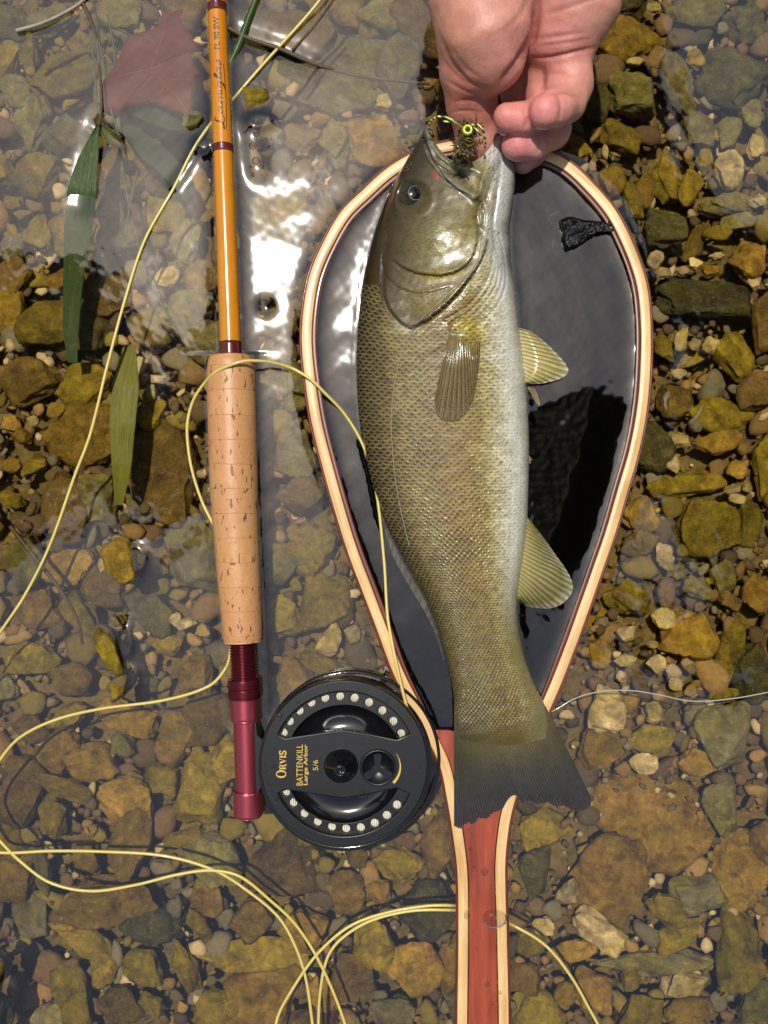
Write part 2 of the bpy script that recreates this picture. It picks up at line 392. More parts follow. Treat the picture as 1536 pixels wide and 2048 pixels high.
HAND_STONES = """
65 345 62 45 25 y;75 460 33 42 -10 y;140 200 28 22 30 y;60 240 38 60 0 g;130 265 52 42 0 d;18 95 22 60 -15 y;52 105 18 40 0 y;95 35 60 35 20 g;240 15 50 35 0 g
160 90 42 35 0 b;30 175 30 40 20 g;400 385 40 62 10 o;250 475 42 40 0 d;370 475 32 50 0 g;205 590 52 45 0 b;370 625 60 50 20 g;330 555 30 20 40 c;95 645 70 50 20 y
15 620 40 52 0 o;20 405 18 14 0 y;25 500 26 40 0 g;120 560 40 26 30 o;300 655 46 40 10 y;330 350 50 46 0 d;560 430 60 75 10 y;215 420 30 42 0 g
45 760 75 52 -10 b;165 770 58 46 0 y;170 870 88 70 -20 o;330 940 84 112 20 b;300 825 30 36 0 y;310 757 20 9 0 c;300 783 13 18 0 c;60 935 30 20 20 y;20 1000 26 20 0 y
40 870 20 18 0 o;62 842 14 12 0 c;20 845 22 20 0 o;130 1020 50 75 10 b;185 1010 44 60 -12 g;250 830 26 40 0 b;110 820 20 16 0 o;20 930 20 16 0 o
210 1125 15 22 -20 c;140 1135 62 36 10 o;390 1105 75 95 20 g;620 1100 52 62 0 y;640 1215 62 75 10 y;560 1130 42 42 0 g;40 1125 45 55 0 g;70 1220 60 40 -10 b
370 1250 22 12 20 c;405 1262 17 15 0 c;350 1238 14 14 0 c;335 1290 32 24 0 y;655 1285 25 40 -20 c;702 1270 20 20 0 c;640 1332 50 26 -20 y;300 1230 36 60 40 d;60 1320 60 36 10 y;130 1360 52 36 0 b
250 1440 66 38 -10 o;345 1482 40 60 -5 b;240 1492 30 28 0 g;36 1590 52 72 0 b;128 1580 74 24 -30 y;400 1592 54 78 -22 y;252 1603 60 54 8 o;320 1565 36 38 0 y;100 1640 30 46 -8 y
168 1715 30 40 -5 o;262 1695 48 75 -10 b;366 1680 44 20 25 y;200 1815 105 50 8 b;300 1850 66 50 10 d;560 1745 92 88 -15 b;170 1885 80 34 -25 y;196 1945 36 36 0 y
505 1915 112 34 8 y;520 2005 95 58 20 o;365 1935 26 62 8 y;415 1800 32 42 25 b;394 1855 20 42 30 y;500 1850 46 44 0 b;140 2000 40 66 30 y;300 2015 26 26 0 y;607 1870 52 46 0 o;60 1830 40 50 10 g;240 2020 50 40 0 b
430 2030 50 40 0 y;640 1990 40 40 0 o;80 1740 24 56 15 d;690 1600 30 22 0 y
798 1735 52 38 -12 y;760 1790 26 32 20 o;858 1830 62 72 0 d;749 1895 46 62 0 y;830 1945 54 62 20 o;896 1940 34 56 0 o;880 1690 40 74 -10 b;716 1715 22 26 0 b;690 1790 40 46 0 b;700 1960 46 52 0 b;790 2030 50 34 0 g
1220 1430 42 52 -12 c;1200 1500 46 46 10 o;1310 1480 52 28 12 y;1290 1530 30 22 0 c;1400 1530 44 28 -20 o;1320 1650 135 105 -18 o;1230 1775 76 125 -22 o;1200 1870 62 36 -25 c;1340 1822 46 36 -20 y
1405 1798 62 46 10 g;1490 1750 60 85 0 o;1460 1475 66 74 0 g;1370 1980 52 40 40 c;1260 1965 23 21 0 y;1190 1992 42 48 0 o;1090 1660 54 38 -20 y;1060 1682 18 42 15 y;1075 1752 36 62 0 d
1135 1790 25 32 -20 c;1090 1855 24 20 0 c;1480 1925 56 115 8 y;1310 1932 125 26 -3 g;1135 1995 26 26 0 o;1150 1905 54 22 10 o;1450 1620 40 60 10 g;1040 1960 44 40 0 b;1060 1890 30 26 0 y;1390 2030 60 30 0 o
1362 880 24 18 -8 c;1432 886 64 24 15 o;1352 930 18 18 30 c;1382 968 90 30 6 y;1478 940 21 21 0 o;1468 977 18 10 10 c;1497 973 10 14 0 c;1478 997 19 11 -8 c;1290 1032 34 38 30 o;1415 1058 68 62 0 y
1498 1045 32 48 0 y;1332 1112 19 32 18 c;1286 1085 44 26 30 b;1260 1192 48 36 0 y;1445 1155 32 36 0 g;1329 1238 24 22 0 c;1256 1268 22 17 0 c;1385 1272 62 58 0 o;1312 1330 23 19 20 c;1253 1322 23 14 0 c
1306 1290 13 8 0 c;1203 1310 24 30 20 o;1468 1304 32 66 -10 y;1462 1203 26 18 -20 b;1354 1368 15 15 0 c;1515 1350 52 62 0 d;1262 1410 25 25 0 o;1312 1430 19 23 0 c;1452 1390 32 14 10 y;1520 1190 30 40 0 o;1400 1180 34 22 -25 g
1530 930 30 70 0 y;1450 830 70 40 -10 y;1350 800 40 36 0 b
1266 183 50 58 0 g;1366 163 36 68 28 g;1272 121 18 9 5 c;1392 113 20 23 0 y;1472 143 80 66 -8 d;1399 259 36 44 0 g;1462 266 30 42 -15 g;1505 223 28 32 30 g;1412 316 18 30 -10 y;1462 336 30 38 0 c;1512 292 18 24 0 c
1465 402 58 25 0 g;1243 273 48 36 -15 y;1143 292 42 26 -25 y;1336 346 30 56 8 y;1382 375 25 40 -15 y;1266 400 18 52 10 y;1293 379 18 33 -4 o;1223 359 32 32 0 o;1339 455 48 44 0 d;1392 482 15 48 -30 y
1352 390 14 14 0 y;1213 302 8 14 12 c;1316 518 20 18 0 c;1329 545 17 15 0 c;1372 541 18 11 10 c;1392 526 16 12 -30 c;1425 540 21 15 0 o;1435 511 17 8 0 c;1505 515 38 44 -25 o;1412 598 105 52 0 d;1528 640 30 66 -8 b
1366 678 14 27 -22 c;1392 687 14 14 0 c;1424 688 19 19 0 c;1468 711 44 52 15 y;1329 691 20 34 20 y;1382 721 38 18 20 y;1362 747 19 10 -8 c;1512 565 16 14 0 c;1480 440 40 20 10 g;1520 400 20 14 0 c;1440 465 30 16 0 y
690 130 130 84 10 g;745 275 88 52 -10 o;805 125 52 62 0 g;600 270 44 30 0 b;600 60 80 46 0 b;760 30 70 40 0 g;1265 70 85 46 -12 o;1400 20 62 36 0 g;1310 15 16 16 0 c;1500 40 50 40 0 d;768 200 16 20 0 c
590 905 44 64 0 g;600 990 50 40 0 b;560 1240 42 46 0 y;560 640 42 40 0 b;590 770 44 50 0 g;60 1460 40 30 0 b;130 1440 44 26 20 y;1130 1570 20 30 0 g
"""
POKES = [  # stones breaking the surface
 (520, 243, 38, 24, 5, 'y', .0026, 'wet olive stone just breaking the surface beside the amber rod', False),
 (272, 1118, 34, 44, 10, 'o', .0052, 'rounded ochre stone with glinting wet top rising above the water', False),
 (252, 1284, 22, 52, 32, 'y', .0034, 'narrow olive stone breaking the water beside the lower cork grip', False),
 (266, 1356, 20, 34, -25, 'y', .0024, 'small slanted olive stone awash, next to the narrow olive stone', False),
 (22, 1905, 28, 38, 10, 'o', .0036, 'small ochre stone half out of the water above the dark mossy stone', False),
 (10, 1995, 42, 58, 0, 'd', .0050, 'dark mossy stone standing out of the water below the small ochre one', False),
 (408, 290, 24, 20, 0, 'g', .0020, 'small grey stone at the surface under the amber rod', False)]
placed = []
HOOP_POLY = [(930,290),(1065,300),(1130,330),(1180,375),(1225,430),(1260,500),(1285,570),(1291,650),(1290,740),(1283,820),(1268,900),(1245,980),(1222,1060),(1200,1130),(1170,1210),(1145,1280),(1110,1370),(1040,1500),(1000,1640),(930,1640),(890,1530),(862,1470),(830,1410),(795,1340),(765,1260),(735,1180),(705,1100),(680,1020),(655,930),(635,850),(622,770),(614,690),(617,620),(630,550),(655,490),(690,430),(730,390),(780,345),(830,315)]
hoop_np = np.array(HOOP_POLY, float)
def put_stone(px, py, a, b, ang, t, ztop=None, parent=bed, name='stone'):
    small = min(a, b)
    c = min(max(small * K * random.uniform(.62, .85), .0025), .0185)
    if ztop is None:
        ztop = (-.026 if small > 40 else -.030) + random.uniform(-.004, .004) - (0 if small > 22 else .001)
        if t == 'c': ztop += .003
        if sdpoly(np.array([[px, py]], float), hoop_np)[0] < 30: ztop = min(ztop, -.0485)
    c2 = c
    zc = ztop - c2
    o = bpy.data.objects.new(name, shape(random.randrange(len(SH)), t)); col.objects.link(o)
    o.location = P(px, py, ztop - c2 * .4); o.location.z = zc
    f = 1.06 * (H - zc) / H
    o.scale = (a * K * f, b * K * f, c2); o.rotation_euler = (random.uniform(-.2, .2), random.uniform(-.2, .2), math.radians(ang))
    if parent is not None: o.parent = parent
    placed.append((px, py, math.sqrt(a * b), max(a, b)))
    return o
nst = 0
for ln in HAND_STONES.replace('\n', ';').split(';'):
    if ln.strip():
        x, y, a, b, an, t = ln.split(); put_stone(float(x), float(y), float(a), float(b), float(an), t); nst += 1
for x, y, a, b, an, t, zt, lab, _ in POKES:
    o = put_stone(x, y, a, b, an, t, None, None, 'river_stone')
    o.scale.z = .014; o.rotation_euler[0] = o.rotation_euler[1] = 0; o.location.z = zt + .0012 - o.scale.z * max(v.co.z for v in o.data.vertices)
    tag(o, lab, 'stone', 'stones breaking the surface')
# fill the gaps with further stones, the 300 largest as parts, all others joined
PL = np.array(placed)
ARR = np.zeros((9000, 3)); ARR[:len(PL)] = PL[:, :3]; na = len(PL); fill = []
r0 = random.Random(5)
for r, n, tight in ((50, 1200, .68), (34, 2200, .70), (22, 3600, .74), (14, 5200, .78)):
    for _ in range(n):
        px = r0.uniform(-420, 1960); py = r0.uniform(-460, 2500); rr = r * r0.uniform(.8, 1.25)
        A = ARR[:na]
        if not (np.hypot(A[:, 0] - px, A[:, 1] - py) < tight * (A[:, 2] + rr)).any():
            fill.append((px, py, rr, rr)); ARR[na] = (px, py, rr); na += 1
vis = [f for f in fill if -20 < f[0] < 1556 and -20 < f[1] < 2068 and sdpoly(np.array([[f[0], f[1]]], float), hoop_np)[0] > -10]
vis.sort(key=lambda f: -f[2]); keep = set(vis[:max(0, 300 - nst)])
types = 'yyyyoobbbggdd'
for f in keep:
    e = r0.uniform(.72, 1.0); put_stone(f[0], f[1], f[2] / e, f[2] * e, r0.uniform(0, 180), r0.choice(types))
# everything smaller: one joined mesh
lo = [stone_mesh(200 + i, 1) for i in range(8)]; lo2 = [stone_mesh(300 + i, 2) for i in range(8)]
def arr(me):
    v = np.empty(len(me.vertices) * 3); me.vertices.foreach_get('co', v); f = np.array([p.vertices[:] for p in me.polygons]); return v.reshape(-1, 3), f
lo = [arr(m) for m in lo]; lo2 = [arr(m) for m in lo2]
PAL = {k: np.array(lin(v)) for k, v in {'y': '#7c6a2a', 'o': '#8e6f40', 'b': '#695236', 'g': '#756a50', 'd': '#5a4c30', 'c': '#bfa67c'}.items()}
GV, GF, GC = [], [], []; nv = 0
def add_pebble(px, py, a, b, z, t, src):
    global nv
    v, f = src[r0.randrange(len(src))]; an = r0.uniform(0, 6.28)
    c = min(a, b) * K * r0.uniform(.5, .8)
    s = v * np.array([a * K, b * K, c]) * 1.08
    s = np.c_[s[:, 0]*math.cos(an) - s[:, 1]*math.sin(an), s[:, 0]*math.sin(an) + s[:, 1]*math.cos(an), s[:, 2]]
    p0 = P(px, py, z); s += np.array([p0.x, p0.y, z])
    GV.append(s); GF.append(f + nv); nv += len(s)
    GC.append(np.tile(PAL[t] * r0.uniform(.65, 1.2), (len(s), 1)))
for f in fill:
    if f in keep: continue
    e = r0.uniform(.72, 1.0); under = sdpoly(np.array([[f[0], f[1]]], float), hoop_np)[0] < 30
    add_pebble(f[0], f[1], f[2] / e, f[2] * e, (-.058 if under else -.036 - f[2]*K*.6) + r0.uniform(-.003, .003), r0.choice('yyoobbbggddc' if f[2] < 26 else 'yyyoobbggdd'), lo2)
for _ in range(13000):
    px = r0.uniform(-420, 1960); py = r0.uniform(-460, 2500); s = r0.choice((4, 5, 6, 7, 8, 10, 12, 15)); e = r0.uniform(.65, 1)
    add_pebble(px, py, s / e, s * e, -.0415 + r0.uniform(-.006, .004), r0.choice('yoobgcdb'), lo)
for _ in range(5200):                    # the bed goes on beyond the frame
    px = r0.uniform(-1700, 3200); py = r0.uniform(-1900, 3700)
    if -380 < px < 1920 and -420 < py < 2460: continue
    sz = r0.choice((14, 20, 28, 36, 46)); e = r0.uniform(.7, 1); add_pebble(px, py, sz / e, sz * e, -.040 - sz*K*.35 + r0.uniform(-.003, .003), r0.choice('yyoobbggdc'), lo)
gm = mesh('gravel', np.concatenate(GV), np.concatenate(GF)); setcol(gm, np.concatenate(GC))
gr = obj('gravel', gm, mat_gravel(), bed); tag(gr, 'small mixed gravel filling the gaps between the stones', kind='stuff')

# ------------------------------------------------------------------ shared outlines (photo pixels)
ROD_AX = [(432, -160), (434, 0), (445, 270), (461, 690), (469, 1000), (486, 1290), (497, 1630)]
HOOP_L = [(925, 2330), (925, 2048), (927, 1850), (925, 1740), (915, 1660), (905, 1600), (890, 1530), (862, 1470), (830, 1410), (795, 1340), (765, 1260), (735, 1180), (705, 1100), (680, 1020), (655, 930), (635, 850), (622, 770), (614, 690), (617, 620), (630, 550), (655, 490), (690, 430), (730, 390), (780, 345), (830, 315)]
HOOP_R = [(880, 297), (940, 288), (1000, 288), (1065, 302), (1130, 330), (1180, 375), (1225, 430), (1260, 500), (1283, 570), (1291, 650), (1290, 740), (1283, 820), (1268, 900), (1245, 980), (1222, 1060), (1198, 1130), (1170, 1210), (1145, 1280), (1110, 1370), (1075, 1450), (1040, 1540), (1014, 1620), (1004, 1680), (1000, 1740), (1003, 1850), (1007, 2048), (1008, 2330)]
HOOP = spline(HOOP_L + HOOP_R, 420)
FD = [(850,254),(838,280),(812,322),(785,370),(757,440),(737,510),(722,590),(712,690),(712,780),(722,880),(745,980),(775,1060),(808,1125),(843,1185),(868,1240),(888,1305),(903,1365),(909,1420),(912,1475)]
FV = [(1004,262),(1019,300),(1030,345),(1027,400),(1020,455),(1022,520),(1032,600),(1042,690),(1053,780),(1058,880),(1057,970),(1054,1050),(1045,1120),(1036,1185),(1036,1240),(1048,1305),(1068,1365),(1092,1418),(1098,1475)]
FM = [(925,330),(930,345),(928,382),(914,424),(895,482),(882,544),(877,618),(877,704),(883,786),(890,884),(901,978),(914,1058),(926,1126),(939,1188),(952,1244),(968,1310),(986,1372),(1000,1430),(1004,1490)]
REEL = (688, 1528)

# ------------------------------------------------------------------ water
def water_z(q):
    """q photo pixels -> surface height"""
    z = .00010 * snoise(q, 1/170, 11, 2) + .00003 * snoise(q, 1/45, 12, 2)
    def men(d, r, h, l):  return h * np.exp(-np.maximum(d - r, 0) / l)
    d, _ = polydist(q, ROD_AX); z += men(d, np.where(q[:, 1] > 705, 46, 22), .0011, 13)
    d, _ = polydist(q, HOOP[::6]); z += men(d, 16, .0009, 12)
    fish_poly = FD + FV[::-1]
    d = sdpoly(q, fish_poly); z += men(np.maximum(d, 0), 4, .0003, 11)
    d = np.abs(np.hypot(q[:, 0]-REEL[0], q[:, 1]-REEL[1])); z += men(d, 168, .0009, 14)
    for x, y, a, b, *_ in POKES: z += men(np.hypot((q[:, 0]-x)/a, (q[:, 1]-y)/b) * min(a, b), min(a, b)*.55, .0013, 10)
    # dimples where lines, stems and blades sit in the surface film
    for pl, h, wd in (([(190, 255), (172, 330), (160, 410)], -.0009, 22), ([(205, 262), (240, 290)], -.0008, 14), ([(470, 70), (560, 95), (620, 122)], -.0010, 22),
                      ([(350, 370), (400, 295)], .0006, 12), ([(500, 265), (515, 335)], .0011, 26), ([(530, 612), (532, 616)], -.0012, 14), ([(1340, 800), (1350, 830)], .0005, 22)):
        d, _ = polydist(q, pl); z += h * np.exp(-(d / wd)**2)
    # expanding rings of a drop
    d = np.hypot((q[:, 0]-1362), (q[:, 1]-805)); z += .00016 * np.sin(d / 3.4) * np.exp(-((d - 34) / 16)**2)
    return z
wx = np.r_[-8, -3, -1.2, -.5, np.arange(-.26, .2601, .001), .5, 1.2, 3, 8]; wy = np.r_[-8, -3, -1.2, -.6, np.arange(-.32, .3201, .001), .6, 1.2, 3, 8]
XX, YY = np.meshgrid(wx, wy, indexing='ij'); q = np.stack([XX.ravel(), YY.ravel()], -1)
wz = np.zeros(len(q)); m = (abs(q[:, 0]) < .261) & (abs(q[:, 1]) < .321)
qp = np.stack([q[:, 0] / K + 768, 1024 - q[:, 1] / K], -1); wz[m] = water_z(qp[m])
water = obj('water', mesh('water', np.c_[q, wz], gridfaces(len(wx), len(wy))), mat_water()); tag(water, kind='structure')

# ------------------------------------------------------------------ landing net
def mat_wood(name, a, b_, scale, stretch, rough=.36, coat=.22):
    b = MB(name); pos = b.pos()
    mp = b.n('ShaderNodeMapping', Vector=b.uv() if stretch is None else pos, Scale=(.045, 1, 1) if stretch is None else stretch)
    n = b.noise(mp.outputs[0], scale, 6, .65, .4); n2 = b.noise(pos, 35, 3, .5)
    f = b.math('ADD', b.math('MULTIPLY', n, .75), b.math('MULTIPLY', n2, .3))
    c = b.mix(b.ramp(f, [(.36, 0), (.68, 1)]), lin4(a), lin4(b_))
    fine = b.ramp(b.noise(mp.outputs[0], scale * 5, 3, .6), [(.62, 0), (.74, 1)])
    c = b.mix(b.math('MULTIPLY', fine, .35), c, lin4('#3a120a' if 'red' in name else '#9a7038'))
    b.p(Base_Color=c, Roughness=rough, Coat_Weight=coat, Coat_Roughness=.08, Normal=b.bump(n, .15, .0004)); return b.m
M_LIGHT = mat_wood('light_wood', '#b98a4c', '#e6c48c', 420, None)
M_RED = mat_wood('red_wood', '#6e2612', '#a24628', 200, (1, .10, 1))
M_REDD = mat_wood('red_dark_wood', '#421710', '#743020', 300, None)
def setuv_obj(name, me, mat, parent):
    setuv(me, SWEEP_UV); return obj(name, me, mat, parent)
net = empty('landing_net', P(768, 1700, -.01))
tag(net, 'teardrop wooden landing net with black bag lying under the fish', 'landing net')
setuv_obj('light_strip', mesh('light_strip', *sweep(HOOP, -9.5, 10.5, .0052, -.008, 1.5)), M_LIGHT, net)
setuv_obj('outer_strip', mesh('outer_strip', *sweep(HOOP, 10.7, 15.5, .0046, -.008, 1.5)), M_REDD, net)
n0 = np.argmin(np.hypot(HOOP[:, 0]-905, HOOP[:, 1]-1600)); n1 = np.argmin(np.hypot(HOOP[:, 0]-1014, HOOP[:, 1]-1620))
ih = HOOP[n0:n1+1]; tp = np.clip(np.minimum(np.arange(len(ih)), np.arange(len(ih))[::-1]) / 30, 0.15, 1)
setuv_obj('inner_strip', mesh('inner_strip', *sweep(ih, -9.7 - 9.5 * tp, -9.7, .0044, -.010, 1.0)), M_REDD, net)
# handle core
cl = [p for p in HOOP[:n0 + 60] if p[1] > 1450]; cr = [p for p in HOOP[n1 - 60:] if p[1] > 1450]
cl = [(x + 11.5, y) for x, y in cl]; cr = [(x - 11.5, y) for x, y in cr]
top = spline([cl[-1], (cl[-1][0] + 40, 1462), (950, 1480), (1010, 1486), cr[0]], 24)[1:-1]
outl = np.array(cl + list(map(tuple, top)) + cr, float)
def slab(name, outline, zt, zb, mat, parent, bev=2.0):
    o_ = np.asarray(outline, float); n = len(o_)
    c = np.roll(o_, -1, 0) - np.roll(o_, 1, 0); nr = np.stack([c[:, 1], -c[:, 0]], -1); nr /= np.linalg.norm(nr, axis=1)[:, None] + 1e-9
    area = .5 * np.sum(o_[:, 0]*np.roll(o_[:, 1], -1) - np.roll(o_[:, 0], -1)*o_[:, 1])
    if area < 0: nr = -nr
    V = np.concatenate([Pn(o_ - nr * bev, zt), Pn(o_, zt - bev*K*.8), Pn(o_, zb)])
    F = [tuple(range(n))] + [(i, (i+1) % n, n+(i+1) % n, n+i) for i in range(n)] + [(n+i, n+(i+1) % n, 2*n+(i+1) % n, 2*n+i) for i in range(n)] + [tuple(range(2*n, 3*n))[::-1]]
    bm = bmesh.new(); vs_ = [bm.verts.new(v) for v in V]
    for f in F:
        try: bm.faces.new([vs_[i] for i in f])
        except ValueError: pass
    bmesh.ops.triangulate(bm, faces=[f for f in bm.faces if len(f.verts) > 4]); bmesh.ops.recalc_face_normals(bm, faces=bm.faces)
    me = bpy.data.meshes.new(name); bm.to_mesh(me); bm.free(); return obj(name, me, mat, parent)
slab('handle_core', outl, .0050, -.0085, M_RED, net, 1.0)
# bag: sheet hanging inside the hoop
inner = np.array([p for p in HOOP[n0:n1+1]], float); cen = np.array([945., 820.])
nr_, na_ = 70, len(inner)
rr = np.linspace(1, 0, nr_)
t_ = np.gradient(inner, axis=0); t_ /= np.linalg.norm(t_, axis=1)[:, None]
inn = inner - np.stack([t_[:, 1], -t_[:, 0]], -1) * 20
bagpx = cen + (inn[None] - cen) * rr[:, None, None]
qb = bagpx.reshape(-1, 2); dd = np.repeat(1 - rr, na_)
zb = -.001 - .036 * sstep(0, .30, dd) + .0015 * snoise(qb, 1/60, 31, 3) * sstep(.03, .2, dd)
d2, _ = polydist(qb, [(716, 880), (735, 950), (752, 1030), (762, 1060)])
zb = np.maximum(zb, .0018 * np.exp(-(d2 / 7)**2) + .0008 * snoise(qb, 1/12, 34, 2) - .036 * (1 - np.exp(-(d2 / 16)**4)))
b = MB('black_mesh'); pos = b.pos()
vo = b.n('ShaderNodeTexVoronoi', Vector=pos, Scale=420.0); nz = b.noise(pos, 160, 4, .6)
b.p(Base_Color=b.mix(b.ramp(vo.outputs[0], [(.2, 0), (.6, 1)]), (.0006, .0006, .0008, 1), (.0014, .0014, .0014, 1)), Roughness=.45, Normal=b.bump(b.math('ADD', vo.outputs[0], nz), .1, .0003), Specular_IOR_Level=.03)
bag = obj('net_bag', mesh('net_bag', Pn(qb, zb), gridfaces(nr_, na_)), b.m, net); tag(bag, 'black fine mesh bag sunk under water')
FP = spline(np.array([(1102, 436), (1128, 424), (1165, 432), (1205, 436), (1245, 430), (1262, 462), (1222, 462), (1190, 478), (1160, 500), (1128, 512), (1110, 490), (1114, 462), (1102, 436)], float), 70)[:-1]
fc = np.array([1165., 462.]); rg = np.linspace(1.12, .02, 26); qf = np.concatenate([fc + (FP - fc) * t for t in rg]); tt = np.repeat(rg, len(FP))
zf_ = -.014 + .0185 * (1 - sstep(.62, 1.1, tt)) + .0011 * snoise(qf, 1/16, 36, 3) * (tt < 1)
b2 = MB('wet_black_mesh'); n2_ = b2.noise(b2.pos(), 420, 4, .7); b2.p(Base_Color=(.004, .004, .005, 1), Roughness=.22, Normal=b2.bump(n2_, .9, .0015), Specular_IOR_Level=.5)
obj('bag_fold', mesh('bag_fold', Pn(qf, zf_), gridfaces(len(rg), len(FP), True)), b2.m, net)

# ------------------------------------------------------------------ fly rod
rod = empty('fly_rod', P(470, 1000, -.01)); tag(rod, 'amber fly rod with cork grip and maroon reel seat floating on the water', 'fishing rod')
RA = spline(ROD_AX, 200)
def rod_part(name, y0, y1, radf, mat, parent=rod, seg=36, n=40, zc=.002):
    ys = np.linspace(y0, y1, n); xs = np.interp(ys, RA[:, 1], RA[:, 0]); r = np.array([radf(y) for y in ys])
    path = Pn(np.stack([xs, ys], -1), zc); v, f = tube(path, r * K, seg)
    return obj(name, mesh(name, v, f), mat, parent)
b = MB('amber_blank'); pos = b.pos(); nz = b.noise(pos, 40, 3)
b.p(Base_Color=b.mix(nz, lin4('#b5690c'), lin4('#d08a1c')), Roughness=.16, Coat_Weight=.8, Coat_Roughness=.04, Normal=b.bump(b.noise(pos, 60, 2), .08, .001)); M_AMB = b.m
M_WRAP = simple('maroon_wrap', '#551a12', .2, coat=.8, nscale=300, var=.3)
blank = lambda y: 18.6 + (y - 0) * .0042
rod_part('blank', -160, 712, blank, M_AMB, n=60)
for a_, c_ in ((9, 26), (291, 306), (684, 713)): rod_part('thread_wrap', a_, c_, lambda y: blank(y) + 1.0, M_WRAP, n=6)
def mat_cork():
    b = MB('cork'); pos = b.pos(); sx = b.n('ShaderNodeSeparateXYZ', Vector=pos)
    y = b.math('MULTIPLY', sx.outputs[1], 1 / .0125)
    yy = b.math('ADD', y, b.math('MULTIPLY', b.noise(pos, 90, 2), .12))
    fl = b.math('FLOOR', yy); fr = b.math('FRACT', yy)
    wn_ = b.n('ShaderNodeTexWhiteNoise', {'noise_dimensions': '1D'}); b.t.links.new(fl, wn_.inputs['W'])
    ring = b.ramp(fr, [(0.0, 1), (.02, 0), (.98, 0), (1.0, 1)])
    mp = b.n('ShaderNodeMapping', Vector=pos, Scale=(1, .45, 1)); grain = b.noise(mp.outputs[0], 420, 5, .7, .5)
    mp2 = b.n('ShaderNodeMapping', Vector=pos, Scale=(1.6, .42, 1.6)); off = b.vmath('ADD', mp2.outputs[0], b.n('ShaderNodeCombineXYZ', i0=b.math('MULTIPLY', wn_.outputs[0], 3.0)))
    pit = b.ramp(b.noise(off, 330, 2, .5), [(.63, 0), (.67, 1)])
    cz = b.math('MULTIPLY', b.ramp(b.n('ShaderNodeTexWave', {'bands_direction': 'Y'}, Vector=pos, Scale=260.0, Distortion=6.0, Detail=2.0, Detail_Scale=2.0).outputs[0], [(.82, 0), (.97, 1)]), .22)
    c = b.mix(grain, lin4('#a87444'), lin4('#cf9e6a'))
    c = b.mix(b.math('MULTIPLY', wn_.outputs[0], .35), c, lin4('#b4794a'))
    c = b.mix(cz, c, lin4('#96623a')); c = b.mix(b.math('MULTIPLY', ring, .4), c, lin4('#8a5630')); c = b.mix(b.math('MULTIPLY', pit, .8), c, lin4('#4a2814'))
    h = b.math('SUBTRACT', b.math('MULTIPLY', grain, .5), b.math('ADD', pit, b.math('MULTIPLY', ring, .4)))
    b.p(Base_Color=c, Roughness=.42, Normal=b.bump(h, .5, .0006), Specular_IOR_Level=.5); return b.m
def cork_r(y):
    t = (y - 713) / 570
    r = np.interp(t, [0, .02, .06, .25, .45, .62, .8, .93, .985, 1], [42, 46, 48.5, 48.5, 48, 45, 42.5, 40, 39, 37])
    return r
rod_part('cork_grip', 713, 1284, cork_r, mat_cork(), n=160, seg=64, zc=.0035)
M_MAR = simple('maroon_anodised', '#b8525a', .30, metal=.85, nscale=80, var=.12)
M_MARD = simple('maroon_dark_anodised', '#5e1c24', .3, metal=.75, nscale=80, var=.15)
seat = empty('reel_seat', P(490, 1450, -.01)); seat.parent = rod; seat.matrix_parent_inverse = Matrix.Translation(-rod.location)
def seat_part(name, y0, y1, radf, mat, n=20, seg=48):
    ys = np.linspace(y0, y1, n); xs = np.interp(ys, RA[:, 1], RA[:, 0]); r = np.array([radf(y) for y in ys])
    v, f = tube(Pn(np.stack([xs, ys], -1), .0035), r * K, seg); o = bpy.data.objects.new(name, mesh(name, v, f)); col.objects.link(o)
    o.data.materials.append(mat); o.parent = seat; o.matrix_parent_inverse = Matrix.Translation(-Vector(seat.location)); return o
seat_part('threaded_barrel', 1280, 1368, lambda y: 25.5 + 1.3 * math.sin(y / 5.6 * 2 * math.pi), M_MARD, n=160)
seat_part('locking_ring', 1357, 1396, lambda y: 33 - 2.2 * (abs(y - 1376.5) < 1.2) - 1.2 * (y < 1359.5 or y > 1393.5), M_MARD, n=40, seg=64)
seat_part('sliding_hood', 1396, 1441, lambda y: 29.5 - .8*(y > 1438), M_MAR)
seat_part('barrel', 1436, 1590, lambda y: 24.5, M_MAR)
seat_part('end_cap', 1580, 1633, lambda y: 29 - 1.2 * (y < 1582) - 4 * max(0, (y - 1628) / 5), M_MAR, n=40)

# lettering
def text_mesh(s, size, shear=0.0, bold=0.0, spacing=1.0):
    cu = bpy.data.curves.new('lettering', 'FONT'); cu.body = s; cu.size = size; cu.shear = shear; cu.offset = bold; cu.space_character = spacing
    cu.align_x = 'LEFT'; cu.resolution_u = 4
    o = bpy.data.objects.new('lettering', cu); col.objects.link(o); dg = bpy.context.evaluated_depsgraph_get()
    me = bpy.data.meshes.new_from_object(o.evaluated_get(dg)); bpy.data.objects.remove(o); return me
def fit(me, L, hgt):
    """scale so the text is L long and hgt tall, lower-left at 0"""
    v = np.empty(len(me.vertices) * 3); me.vertices.foreach_get('co', v); v = v.reshape(-1, 3)
    mn = v.min(0); sp = v.max(0) - mn; v = (v - mn) * np.array([L / sp[0], hgt / sp[1], 0]); me.vertices.foreach_set('co', v.ravel()); return me
M_INK = simple('dark_ink', '#2a1c0c', .35)
